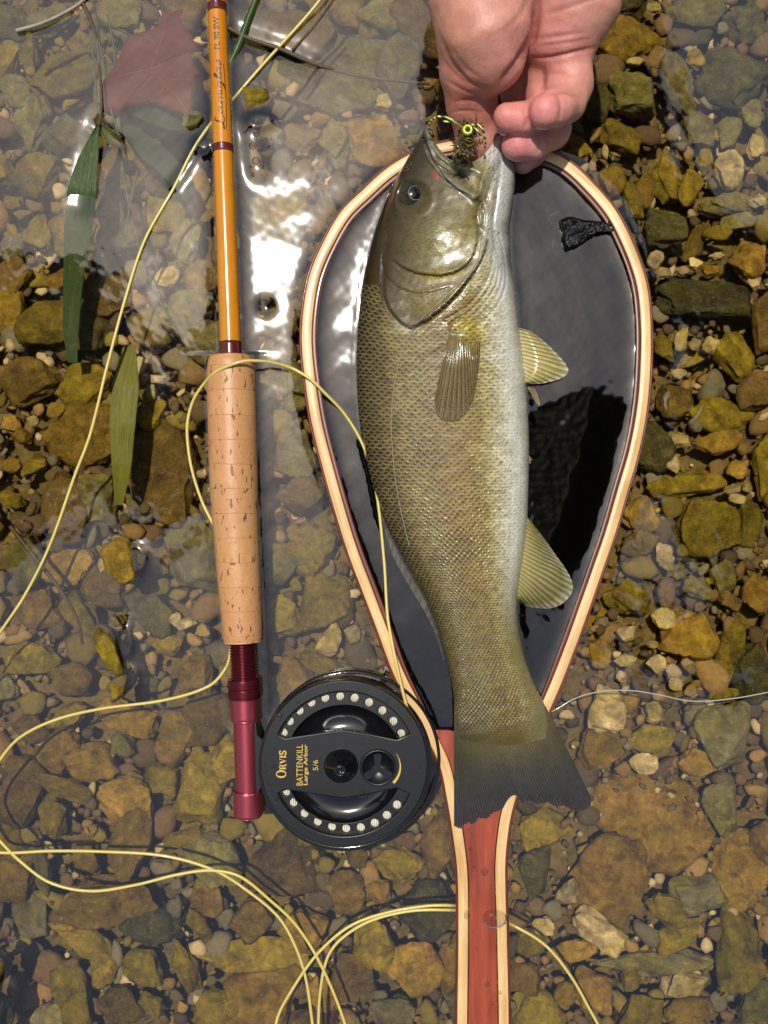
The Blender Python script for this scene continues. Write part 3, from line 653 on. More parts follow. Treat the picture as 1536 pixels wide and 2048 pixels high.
def rod_text(name, me, y_start, xoff, zc=.002, lift=.00012):
    """text reading up the rod: text x runs towards smaller y, text y towards the left"""
    bm = bmesh.new(); bm.from_mesh(me)
    ymax = max(v.co.y for v in bm.verts)
    for k in np.arange(1, ymax, 1.6):
        bmesh.ops.bisect_plane(bm, geom=bm.verts[:] + bm.edges[:] + bm.faces[:], plane_co=(0, k, 0), plane_no=(0, 1, 0))
    for v in bm.verts:
        y = y_start - v.co.x; off = xoff - v.co.y; r = blank(y); ax = float(np.interp(y, RA[:, 1], RA[:, 0]))
        z = zc + math.sqrt(max(r*r - off*off, 0)) * K * .985
        c = P(ax, y, zc); rr_ = r * K + lift; aa = off * K / rr_
        v.co = (c.x + rr_ * math.sin(aa), c.y, zc + rr_ * math.cos(aa))
    m2 = bpy.data.meshes.new(name); bm.to_mesh(m2); bm.free(); o = obj(name, m2, M_INK, rod); return o
def strokes(polys, wd):
    """flat pen strokes as one mesh (x right, y up)"""
    V = []; F = []; n = 0
    for pl in polys:
        p = spline(np.array(pl, float), max(8, 7 * len(pl))); t = np.gradient(p, axis=0); t /= np.linalg.norm(t, axis=1)[:, None] + 1e-9
        nr = np.stack([-t[:, 1], t[:, 0]], -1); ww = wd * (.75 + .5 * np.abs(t[:, 1:2]))
        a, b2 = p + nr * ww, p - nr * ww
        for i in range(len(p)): V += [(a[i, 0], a[i, 1], 0), (b2[i, 0], b2[i, 1], 0)]
        F += [(n+2*i, n+2*i+1, n+2*i+3, n+2*i+2) for i in range(len(p) - 1)]; n += 2 * len(p)
    me = bpy.data.meshes.new('script'); me.from_pydata(V, [], F); return me
LAM = [[(14, 22), (10, 25), (8, 20), (9, 8), (5, 1), (0, 1), (1, 4), (8, 3), (16, 0), (22, 3)],                     # L
       [(34, 11), (28, 13), (24, 8), (26, 4), (31, 6), (35, 12), (34, 5), (38, 4)],                                  # a
       [(40, 4), (43, 12), (43, 4), (47, 12), (50, 11), (50, 4), (54, 12), (57, 11), (57, 5), (61, 4)],              # m
       [(62, 12), (62, 5), (66, 4)], [(63.5, 17), (64.5, 17.5)],                                                     # i
       [(76, 11), (71, 13), (68, 8), (70, 4), (75, 7), (77, 12), (75, -4), (70, -6), (71, -3), (80, 4)],             # g
       [(82, 5), (87, 17), (87, 22), (84, 20), (83, 7), (87, 4), (90, 6)],                                           # l
       [(100, 11), (95, 13), (91, 8), (93, 4), (98, 7), (101, 12), (100, 5), (104, 4)],                              # a
       [(106, 5), (111, 13), (113, 7), (109, 3), (106, 5)],                                                          # s
       [(0, -3.5), (20, -5), (60, -6), (112, -3.5)]]
LAM = [[(x + .28 * y, y) for x, y in pl] for pl in LAM]
rod_text('brand_lettering', fit(strokes(LAM, .95), 138, 27), 266, 14)
rod_text('model_lettering', fit(text_mesh('FL 90 8W', 1, bold=.008), 64, 11), 107, 5)

# ------------------------------------------------------------------ fly reel
reel = empty('fly_reel', P(*REEL, -.012)); tag(reel, 'black large arbor fly reel with gold lettering and round holes', 'fishing reel')
M_BLK = simple('black_anodised', (.0042, .0048, .0065), .36, metal=.0, nscale=70, var=.35, spec=.4)
M_GLOSS = simple('black_gloss', (.006, .006, .007), .10, coat=.6)
M_GOLD = simple('gold_print', '#c8a440', .4)
ZF = .0205
def rp(dx, dy, z=ZF): return P(REEL[0] + dx, REEL[1] + dy, z)
def curve_plate(name, loops, z, thick, bev, mat, parent=reel):
    cu = bpy.data.curves.new(name, 'CURVE'); cu.dimensions = '2D'; cu.fill_mode = 'BOTH'; cu.extrude = thick / 2 - bev; cu.bevel_depth = bev; cu.bevel_resolution = 2
    for lp in loops:
        sp = cu.splines.new('POLY'); sp.points.add(len(lp) - 1); sp.use_cyclic_u = True
        for i, (dx, dy) in enumerate(lp):
            w_ = rp(dx, dy, z); sp.points[i].co = (w_.x, w_.y, 0, 1)
    o = bpy.data.objects.new('plate', cu); col.objects.link(o); dg = bpy.context.evaluated_depsgraph_get()
    me = bpy.data.meshes.new_from_object(o.evaluated_get(dg)); bpy.data.objects.remove(o)
    me.transform(Matrix.Translation((0, 0, z - thick / 2)))
    return obj(name, me, mat, parent)
circ = lambda r, n=96, cx=0, cy=0: [(cx + r*math.cos(2*math.pi*i/n), cy + r*math.sin(2*math.pi*i/n)) for i in range(n)]
def cresc(sgn, shrink=0):
    R_ = 147 - shrink; a0, a1 = math.radians(23.5), math.radians(157)
    arc = [(R_*math.cos(a), -sgn*R_*math.sin(a)) for a in np.linspace(a0, a1, 60)]
    ch = [(-118, -sgn*(49 + shrink)), (-60, -sgn*(58+shrink)), (-6, -sgn*(66 + shrink)), (0, -sgn*(66 + shrink)), (50, -sgn*(58+shrink)), (106, -sgn*(46 + shrink))]
    # round the two horns
    return arc + ch
curve_plate('face_plate', [circ(165), cresc(1), cresc(-1)], ZF, .0030, .0007, M_BLK)
H_UP = [(467,722),(507,648),(570,580),(645,528),(733,498),(828,487),(922,498),(1015,527),(1100,580),(1170,648),(1220,728)]
H_DN = [(485,1100),(530,1170),(600,1240),(685,1293),(777,1325),(868,1337),(962,1330),(1052,1302),(1130,1252),(1195,1185)]
holes = [(420 + x/3.2 - REEL[0], 1240 + y/3.2 - REEL[1]) for x, y in H_UP + H_DN]
ringp = curve_plate('perforated_ring', [circ(152), circ(119)] + [circ(9.8, 24, x, y) for x, y in holes], ZF - .0032, .0016, .0002, M_BLK)
# dish behind the crescents, spool side, wound line
cc = rp(0, 0, ZF - .006)
v, f = lathe_z([(S(120, .015), ZF - .0046), (S(116, .015), ZF - .0062), (S(100, .015), ZF - .0095), (S(70, .015), ZF - .0085), (S(40, .015), ZF - .0045), (S(5, .01), ZF - .0042)], 96, (cc.x, cc.y, 0))
obj('spool_dish', mesh('dish', v, f), M_GLOSS, reel)
b = MB('backing_line'); pos = b.pos(); wv = b.n('ShaderNodeTexWave', {'bands_direction': 'X'}, Vector=pos, Scale=330.0, Distortion=.5)
b.p(Base_Color=b.mix(wv.outputs[0], lin4('#a9a58c'), lin4('#eeeadb')), Roughness=.6, Normal=b.bump(wv.outputs[0], .5, .0006))
v, f = lathe_z([(S(150, .01), ZF - .0135), (S(148, .01), ZF - .0075), (S(122, .01), ZF - .0075), (S(121, .01), ZF - .0135)], 96, (cc.x, cc.y, 0))
obj('wound_line', mesh('wound', v, f), b.m, reel)
# frame behind: rim, side wall, pillars
cf = P(694, 1523, .004)
v, f = lathe_z([(S(150), -.011), (S(166), -.0105), (S(169), -.009), (S(169), .008), (S(165), .0095), (S(158), .0095), (S(156), .004), (S(156), -.006), (S(20), -.007)], 96, (cf.x, cf.y, 0))
obj('frame', mesh('frame', v, f), M_GLOSS, reel)
v, f = lathe_z([(S(157), .006), (S(163.5), .0065), (S(164.5), .010), (S(164.5), ZF - .0025), (S(160), ZF - .0022), (S(153), ZF - .0026), (S(152), .006)], 96, (cc.x, cc.y, 0))
obj('spool_rim', mesh('spool_rim', v, f), M_GLOSS, reel)
v, f = lathe_z([(S(172), .0015), (S(177), .002), (S(178.5), .004), (S(177), .006), (S(172), .0065), (S(170.5), .004)], 96, (P(702, 1519, .004).x, P(702, 1519, .004).y, 0)); f += [tuple((5*96+i, 5*96+(i+1) % 96, (i+1) % 96, i)) for i in range(96)]
obj('line_guard', mesh('line_guard', v, f), M_GLOSS, reel)
# foot
foot = [(505, 1425), (512, 1428), (516, 1470), (530, 1482), (540, 1490), (540, 1560), (530, 1568), (520, 1580), (518, 1605), (508, 1606), (502, 1520)]
slab('foot', foot, .0075, .0005, M_BLK, reel, 2)
# knobs
kc = rp(-6, 3, ZF)
obj('handle_knob', mesh('knob', *lathe_z([(S(34, ZF), ZF), (S(34, ZF), ZF + .001), (S(31, ZF), ZF + .0022), (S(12, ZF), ZF + .0085), (S(10.5, ZF), ZF + .0105), (S(7, ZF), ZF + .0108), (S(6.5, ZF), ZF + .0099), (1e-6, ZF + .0099)], 64, (kc.x, kc.y, 0))), M_GLOSS, reel)
kd = rp(68, 7, ZF)
dk = obj('drag_knob', mesh('drag', *lathe_z([(S(37, ZF), ZF + .0002), (S(36, ZF), ZF + .0012), (S(32, ZF), ZF + .0012), (S(31, ZF), ZF + .0003), (1e-6, ZF + .0003)], 64, (kd.x, kd.y, 0))), M_BLK, reel)
for k in range(3):
    a = math.radians(92 + 120 * k); ca, sa = math.cos(a), math.sin(a)
    pts = [(-6, -4), (26, -8), (30, -5), (30, 5), (26, 8), (-6, 4)]
    V = [(kd.x + S(x*ca - y*sa, ZF), kd.y + S(x*sa + y*ca, ZF), z) for z in (ZF + .0028 + .0002*k, ZF + .0003) for x, y in pts]
    F = [tuple(range(6)), tuple(range(6, 12))[::-1]] + [(i, 6+i, 6+(i+1) % 6, (i+1) % 6) for i in range(6)]
    bmv = mesh('lobe', V, F, False); obj('lobe', bmv, M_GLOSS, dk); 
for ob_ in [o for o in bpy.data.objects if o.name.startswith('lobe')]: ob_.parent = dk; ob_.matrix_parent_inverse = Matrix.Identity(4)
def flat_text(name, me, x_left, y_bottom, parent=reel, mat=M_GOLD, z=ZF + .00012):
    """text reading upwards; x_left is the pixel x of the letter tops, y_bottom where it starts"""
    v = np.empty(len(me.vertices) * 3); me.vertices.foreach_get('co', v); v = v.reshape(-1, 3); hgt = v[:, 1].max()
    px = np.stack([x_left + (hgt - v[:, 1]), y_bottom - v[:, 0]], -1); me.vertices.foreach_set('co', Pn(px, z).ravel()); me.update()
    return obj(name, me, mat, parent)
def joinme(ms):
    bm = bmesh.new()
    for m_, off in ms:
        bmesh.ops.transform(bm, matrix=Matrix.Identity(4), verts=[]); m2 = m_.copy(); m2.transform(Matrix.Translation(off)); bm.from_mesh(m2)
    me = bpy.data.meshes.new('joined'); bm.to_mesh(me); bm.free(); return me
def poly_me(polys):
    V, F = [], []
    for pl in polys:
        F.append(tuple(range(len(V), len(V) + len(pl)))); V += [(x, y, 0) for x, y in pl]
    me = bpy.data.meshes.new('glyph'); me.from_pydata(V, [], F); return me
def ringglyph(cx, cy, ax, ay, bx, by, n=28):
    o1 = [(cx + ax*math.cos(2*math.pi*i/n), cy + ay*math.sin(2*math.pi*i/n)) for i in range(n)]; i1 = [(cx + bx*math.cos(2*math.pi*i/n), cy + by*math.sin(2*math.pi*i/n)) for i in range(n)]
    return [[o1[i], o1[(i+1) % n], i1[(i+1) % n], i1[i]] for i in range(n)]
R4 = lambda x0, y0, x1, y1: [(x0, y0), (x1, y0), (x1, y1), (x0, y1)]
orv = ringglyph(9, 11, 9, 11, 5, 9.4)                                              # O (tall)
orv += [R4(20, 0, 23.6, 15), R4(18.6, 0, 25, 1.1), R4(18.6, 13.9, 23, 15)] + [[(23.6, 15), (23.6, 14), (26.5, 13.6), (28, 15)], [(28, 15), (26.5, 13.6), (27, 11), (30.3, 11)], [(30.3, 11), (27, 11), (26.5, 8.6), (28, 7.2)], [(28, 7.2), (26.5, 8.6), (23.6, 8.3), (23.6, 7.3)], [(24.6, 7.6), (27.6, 7.6), (32.5, 0), (28.6, 0)]]   # R
orv += [[(32, 15), (36, 15), (40, 3.5), (38.4, 0)], [(42.3, 15), (43.8, 15), (39, 0), (38.4, 0)], R4(31, 14, 37, 15), R4(40.8, 14, 45, 15)]        # V
orv += [R4(46.6, 0, 50, 15), R4(45.4, 0, 51.2, 1.1), R4(45.4, 13.9, 51.2, 15)]                                                                      # I
sS = strokes([[(61, 11.5), (60.6, 14), (56.5, 14.2), (53.6, 12), (55, 9), (59.5, 6.6), (61, 3.6), (58, .9), (54, 1.2), (53, 4)]], 1.35)
flat_text('maker_lettering', fit(joinme([(poly_me(orv), (0, 0, 0)), (sS, (0, 0, 0))]), 55, 21), 552, 1556)
flat_text('series_lettering', fit(text_mesh('BATTENKILL', 1), 82, 12.5), 593, 1571)
flat_text('arbor_lettering', fit(text_mesh('Large Arbor', 1, bold=.016), 81, 10.5), 607, 1570)
flat_text('size_lettering', fit(text_mesh('5/6', 1), 21, 10), 626, 1541)
arc = [(-6 + 0, 0)]
ga = []; 
for a in np.linspace(math.radians(38), math.radians(-45), 24): ga.append((756 + 46*math.cos(a), 1535 - 46*math.sin(a)))
wid = np.linspace(.4, 5.5, 24)**1.0
gp = [(x + (x-756)/46*0, y) for x, y in ga] + [(x - (x-756)/46*w_, y - (y-1535)/46*w_) for (x, y), w_ in list(zip(ga, wid))[::-1]]
me = bpy.data.meshes.new('drag_mark'); me.from_pydata([tuple(P(x, y, ZF + .00012)) for x, y in gp], [], [(i, i+1, 46-i, 47-i) for i in range(23)]); obj('drag_mark', me, M_GOLD, reel)

# ------------------------------------------------------------------ bass
def interp_st(A, n):
    return spline(np.array(A, float), n)
NS, NT = 560, 260          # stations, points around
sk_ = np.linspace(0, 1, len(FD))
# parameterise all three rails by the same station numbers
def rail(A, n):
    A = np.asarray(A, float); t = np.linspace(0, len(A) - 1, n); i = np.clip(t.astype(int), 0, len(A) - 2); u = (t - i)[:, None]
    m_ = np.zeros_like(A); m_[1:-1] = (A[2:] - A[:-2]) / 2; m_[0] = A[1] - A[0]; m_[-1] = A[-1] - A[-2]
    return (2*u**3-3*u**2+1)*A[i] + (u**3-2*u**2+u)*m_[i] + (-2*u**3+3*u**2)*A[i+1] + (u**3-u**2)*m_[i+1]
D, Vv, M = rail(FD, NS), rail(FV, NS), rail(FM, NS)
st = np.linspace(0, len(FD) - 1, NS)
hz = np.interp(st, range(19), [7, 11, 16, 19.5, 22, 23.5, 24, 24, 24, 23.5, 22.5, 21, 19, 17, 15, 12.5, 9.5, 5.5, 2.0]) * 1e-3
zD = np.interp(st, range(19), [16, 13, 9, 5, 2, -1, -3, -4.5, -5, -5, -5, -4.5, -4, -3, -1, 2, 5, 7, 8]) * 1e-3
zV = np.interp(st, range(19), [17, 15, 12, 9, 7, 5, 3.5, 2.5, 2, 1.5, 1.5, 1.5, 1.5, 2, 3, 4.5, 6, 7.3, 8]) * 1e-3
th = np.linspace(0, 2*np.pi, NT, endpoint=False)
fx = (1 - np.cos(th)) / 2; up = np.sign(np.sin(th)) * np.abs(np.sin(th))**.82
fxx = fx[None, :, None]
Q = 2*(fxx-.5)*(fxx-1)*D[:, None] + 4*fxx*(1-fxx)*M[:, None] + 2*fxx*(fxx-.5)*Vv[:, None]      # pixel positions
zc_ = zD[:, None]*(1-fx) + zV[:, None]*fx
Z = zc_ + np.where(up > 0, hz[:, None], hz[:, None]*.9) * up[None]
q = Q.reshape(-1, 2); zf = Z.ravel(); upf = np.tile(up, NS); ff = np.tile(fx, NS); stf = np.repeat(st, NT)
topm = np.clip(upf * 3, 0, 1)
def step_edge(line, width, height, side=1):
    """raised lip along a line, falling off sharply on one side (side=+1: right of travel)"""
    global zf
    p = spline(line, 60); d, t = polydist(q, p)
    tg = np.gradient(p, axis=0); k = np.clip((t * 59).astype(int), 0, 59)
    r = q - p[k]; s = np.sign(tg[k, 0]*r[:, 1] - tg[k, 1]*r[:, 0]) * side
    e = np.sin(np.pi * np.clip(t, .0, 1))**.4
    zf = zf + topm * height * e * np.where(s < 0, np.exp(-d / width), -np.exp(-d / (width * .25)) * .6)
    return d
def groove(line, width, depth):
    global zf
    d, t = polydist(q, spline(line, 50)); zf = zf - topm * depth * np.exp(-(d / width)**2); return d
def bulge(x, y, a, b, ang, h):
    global zf
    c, s = math.cos(math.radians(ang)), math.sin(math.radians(ang)); u = (q[:, 0]-x)*c + (q[:, 1]-y)*s; v = -(q[:, 0]-x)*s + (q[:, 1]-y)*c
    zf = zf + topm * h * np.exp(-((u/a)**2 + (v/b)**2))
OPER = [(768, 560), (772, 600), (790, 632), (818, 652), (850, 640), (895, 605), (935, 560), (962, 520), (975, 480)]
PREO = [(785, 520), (815, 538), (860, 548), (905, 544), (938, 522), (953, 488), (955, 450)]
MAX_ = [(846, 262), (858, 300), (880, 340), (910, 372), (945, 392)]
LIP = [(852, 256), (872, 292), (900, 318), (930, 328)]
LJAW = [(950, 392), (958, 360), (975, 322), (1000, 275)]
step_edge(OPER, 26, .0034, 1); step_edge(PREO, 24, .0026, 1); step_edge([(770, 470), (766, 510), (772, 545), (800, 575), (850, 585), (905, 572)], 14, .0009, 1)
step_edge(MAX_, 9, .0020, 1); step_edge(LJAW, 14, .0018, -1)
def ridge(line, width, h):
    global zf
    d, t = polydist(q, spline(line, 50)); zf = zf + topm * h * np.exp(-(d / width)**2)
ridge([(853, 262), (868, 296), (894, 322), (930, 336)], 8, .0030); groove([(848, 280), (862, 314), (888, 340), (926, 352)], 4, .0022)
MXP = [(846, 290), (858, 322), (882, 352), (920, 382), (950, 402), (962, 390), (934, 362), (898, 338), (870, 314), (855, 284)]
zf = zf + topm * .0018 * (1 - sstep(-4, 3, sdpoly(q, MXP)))
zf = zf - topm * .0022 * (1 - sstep(-8, 6, sdpoly(q, [(905, 338), (935, 338), (958, 350), (957, 378), (948, 384), (925, 362)])))
ridge([(955, 398), (966, 360), (985, 320), (1004, 284)], 9, .0018); groove([(972, 402), (982, 365), (1000, 325)], 4, .0010)
groove([(1000, 330), (992, 400), (985, 450), (990, 500)], 5, .0012); groove([(955, 400), (968, 430), (962, 470)], 4, .0012)
groove([(775, 470), (768, 520), (766, 560)], 7, .0012); ridge([(800, 365), (790, 400), (795, 430)], 6, .0006)
for k in range(5):
    o_ = k * 11
    groove([(958 + o_*.9, 455 + o_*.3), (985 + o_*.55, 505 + o_*.4), (975 + o_*.75, 560 + o_*.5), (935 + o_*.9, 612 + o_*.5), (890 + o_, 640 + o_*.6)], 3.0, .0011)
groove([(962, 405), (955, 430), (958, 455)], 5, .0016)
bulge(880, 465, 70, 55, 20, .0022); bulge(826, 395, 40, 40, 0, -.0008); re_ = np.hypot(q[:, 0]-827, q[:, 1]-394); zf = zf + topm * (.0006 * np.exp(-((re_ - 37)/6)**2) - .003 * np.exp(-(re_/27)**4)); bulge(925, 355, 30, 16, 45, -.0018)
groove([(800, 330), (790, 360), (780, 380)], 8, .0006)
groove([(915, 640), (905, 660), (960, 660)], 6, .0010)
bulge(932, 662, 24, 20, 0, .0022)
zf = zf + topm * .00009 * snoise(q, 1/34, 51, 2)
# skin colours in pixel space, with crease shade and sky sheen painted in
C = np.zeros((len(q), 3))
def grad(stops):
    xs_ = [s[0] for s in stops]; cs = np.array([lin(s[1]) for s in stops])
    return np.stack([np.interp(ff + .025*snoise(q, 1/70, 61, 3), xs_, cs[:, k]) for k in range(3)], -1)
body_c = grad([(0, '#241b04'), (.07, '#362a06'), (.15, '#4c3b0a'), (.175, '#5e4e22'), (.23, '#746842'), (.34, '#766a40'), (.46, '#6e5616'), (.58, '#785e12'), (.68, '#7c6824'), (.76, '#948a60'), (.84, '#b0aa94'), (.92, '#c4c1b4'), (1, '#a39f90')])  # greyer upper-flank stops paint in the sky's sheen on wet skin
tail_c = grad([(0, '#40360e'), (.12, '#524618'), (.35, '#655a2c'), (.5, '#68561c'), (.7, '#6b581c'), (.9, '#6c6236'), (1, '#6e6646')])
tail_c = tail_c * (1 - .25*sstep(16, 18, stf))[:, None]
head_c = grad([(0, '#261f0c'), (.10, '#3c3218'), (.22, '#584c2e'), (.42, '#6a5e38'), (.60, '#776a3a'), (.70, '#8a8058'), (.78, '#aba694'), (.86, '#bcb9b2'), (.94, '#a8a69e'), (1, '#76736a')])
wt = sstep(11, 15, stf)[:, None]; C = body_c * (1 - wt) + tail_c * wt
dO = sdpoly(q, [(700, 200), (1100, 200), (1040, 540), (1000, 590)] + [tuple(p) for p in spline(OPER, 30)[::-1]] + [(740, 560), (690, 560)])
wh = (1 - sstep(-8, 8, dO))[:, None]; C = C * (1 - wh) + head_c * wh
def paint(mask, colr, amt=1.0):
    global C
    m_ = (np.clip(mask, 0, 1) * amt)[:, None]; C = C * (1 - m_) + np.array(lin(colr)) * m_
nzA = snoise(q, 1/22, 71, 3); nzB = snoise(q, 1/8, 72, 2)
dmx, _ = polydist(q, spline(PREO, 40)); paint(np.exp(-((dmx - 6)/7)**2) * sstep(535, 550, q[:, 1]) * sstep(815, 870, q[:, 0]) * (.75 + .25*snoise(q, 1/12, 79, 2)), '#b8a63a', .9)
paint(np.exp(-(((q[:, 0]-932)/26)**2 + ((q[:, 1]-664)/26)**2)) * (.7 + .3*nzA), '#b8a838', .9)
paint(np.exp(-(((q[:, 0]-900)/55)**2 + ((q[:, 1]-490)/50)**2)), '#9c9250', .55)
paint(np.exp(-(((q[:, 0]-860)/50)**2 + ((q[:, 1]-600)/38)**2)) * (.6 + .5*nzA), '#8f7c34', .7)
paint(np.exp(-(((q[:, 0]-815)/22)**2 + ((q[:, 1]-655)/12)**2)), '#cbbda8', .7)
paint(1 - sstep(-6, 6, sdpoly(q, [(868, 322), (898, 330), (932, 332), (958, 345), (956, 378), (945, 392), (915, 372)])), '#a8a07a', .9)
paint(1 - sstep(-3, 3, sdpoly(q, MXP)), '#6c6444', .75)
paint(1 - sstep(-5, 5, sdpoly(q, [(845, 256), (853, 256), (900, 315), (930, 326), (925, 334), (880, 318), (856, 290)])), '#8a8672', .8)
paint(np.exp(-(((q[:, 0]-872)/5)**2 + ((q[:, 1]-352)/10)**2)), '#b03a2c', .9)
dm, _ = polydist(q, spline(MAX_, 40)); paint(np.exp(-((dm)/5)**2) * (q[:, 1] > 300), '#cfcab8', .55)
paint(np.exp(-((polydist(q, spline(OPER, 40))[0] - 0)/4)**2), '#4a4224', .45)
paint(sstep(.35, .8, nzA * .6 + nzB * .5) * sstep(.60, .72, ff) * (1 - sstep(.80, .98, ff)), '#4a4426', .55)
paint(sstep(.25, .8, nzB*.6 + snoise(q, 1/4.5, 77, 2)*.6) * sstep(.68, .8, ff) * (1 - .6*sstep(.9, 1, ff)), '#57533f', .5)
paint(sstep(.3, .9, nzA) * (ff < .4) * (stf > 5), '#4a3e12', .25)
nzC = snoise(q, 1/5, 73, 2)
paint(sstep(.1, .8, nzA*.5 + nzC*.6) * wh[:, 0] * (ff < .7), '#3c3214', .6)
paint(sstep(.25, .8, snoise(q*np.array([.35, 1]), 1/75, 74, 2)) * (1 - wh[:, 0]) * (ff < .62), '#43380f', .32)
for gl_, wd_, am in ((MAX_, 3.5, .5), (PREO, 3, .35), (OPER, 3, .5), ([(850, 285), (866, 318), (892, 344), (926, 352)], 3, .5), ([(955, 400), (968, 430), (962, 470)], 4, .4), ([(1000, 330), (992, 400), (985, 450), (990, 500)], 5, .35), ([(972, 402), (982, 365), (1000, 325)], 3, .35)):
    paint(np.exp(-(polydist(q, spline(gl_, 40))[0] / wd_)**2), '#3a331c', am)  # shade painted into the mouth and gill folds
C = C * (1 - (.30*(1 - wh[:, 0]) + .22*wh[:, 0]) * (1 - sstep(.66, .80, ff)))[:, None]
C[:, 2] *= 1 - .22 * (1 - sstep(.66, .8, ff)) * (1 - wh[:, 0])
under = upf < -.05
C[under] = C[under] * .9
sclm = sstep(6, 12, dO) * (1 - sstep(17.0, 18.0, stf)) * (1 - .75*sstep(.78, .93, ff)) * np.clip(upf * 4 + .6, 0, 1)
cheek = np.exp(-(((q[:, 0]-870)/60)**2 + ((q[:, 1]-470)/60)**2)) + np.exp(-(((q[:, 0]-850)/60)**2 + ((q[:, 1]-600)/40)**2))
sclm = np.maximum(sclm, .22 * np.clip(cheek, 0, 1) * (dO < 0))
# scale lattice coordinates
wpx = np.linalg.norm(Vv - D, axis=1); pitch = 6.7 * (wpx / 340)**.45
du = np.r_[0, np.linalg.norm(np.diff(M, axis=0), axis=1)] / pitch; Ucoord = np.cumsum(du)
arcv = np.cumsum(np.r_[0, np.hypot(np.diff(fx), np.diff(up) * .14)]); half = NT // 2
vcoord = arcv / arcv[half] * 25.0
UV = np.stack([np.repeat(Ucoord, NT), np.tile(vcoord, NS)], -1)
verts = Pn(Q.reshape(-1, 2), zf)
# mouth cavity: shrunken copies of the first ring going inside
cavs = []; ring0 = verts[:NT]; c0 = ring0.mean(0)
for sc_, dy in ((.93, -.0002), (.86, -.003), (.78, -.010), (.66, -.020), (.45, -.028), (.05, -.032)):
    r_ = c0 + (ring0 - c0) * np.array([sc_, sc_ * .96, sc_ * (.55 + .45 * (sc_ > .9))]); r_[:, 1] += dy; r_[:, 2] -= .010 * (1 - sc_); cavs.append(r_)
nc = len(cavs)
verts = np.concatenate(cavs[::-1] + [verts]); nrow = NS + nc
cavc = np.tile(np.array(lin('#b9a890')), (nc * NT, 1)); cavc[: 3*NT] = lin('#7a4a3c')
C = np.concatenate([cavc, C]); UV = np.concatenate([np.tile(UV[:NT], (nc, 1)), UV]); sclm = np.concatenate([np.zeros(nc*NT), sclm])
F = gridfaces(nrow, NT, True)[:, ::-1]
fm = mesh('bass_body', verts, F); setcol(fm, np.clip(C, 0, 1)); setflt(fm, sclm, 'scale_mask'); setuv(fm, UV)
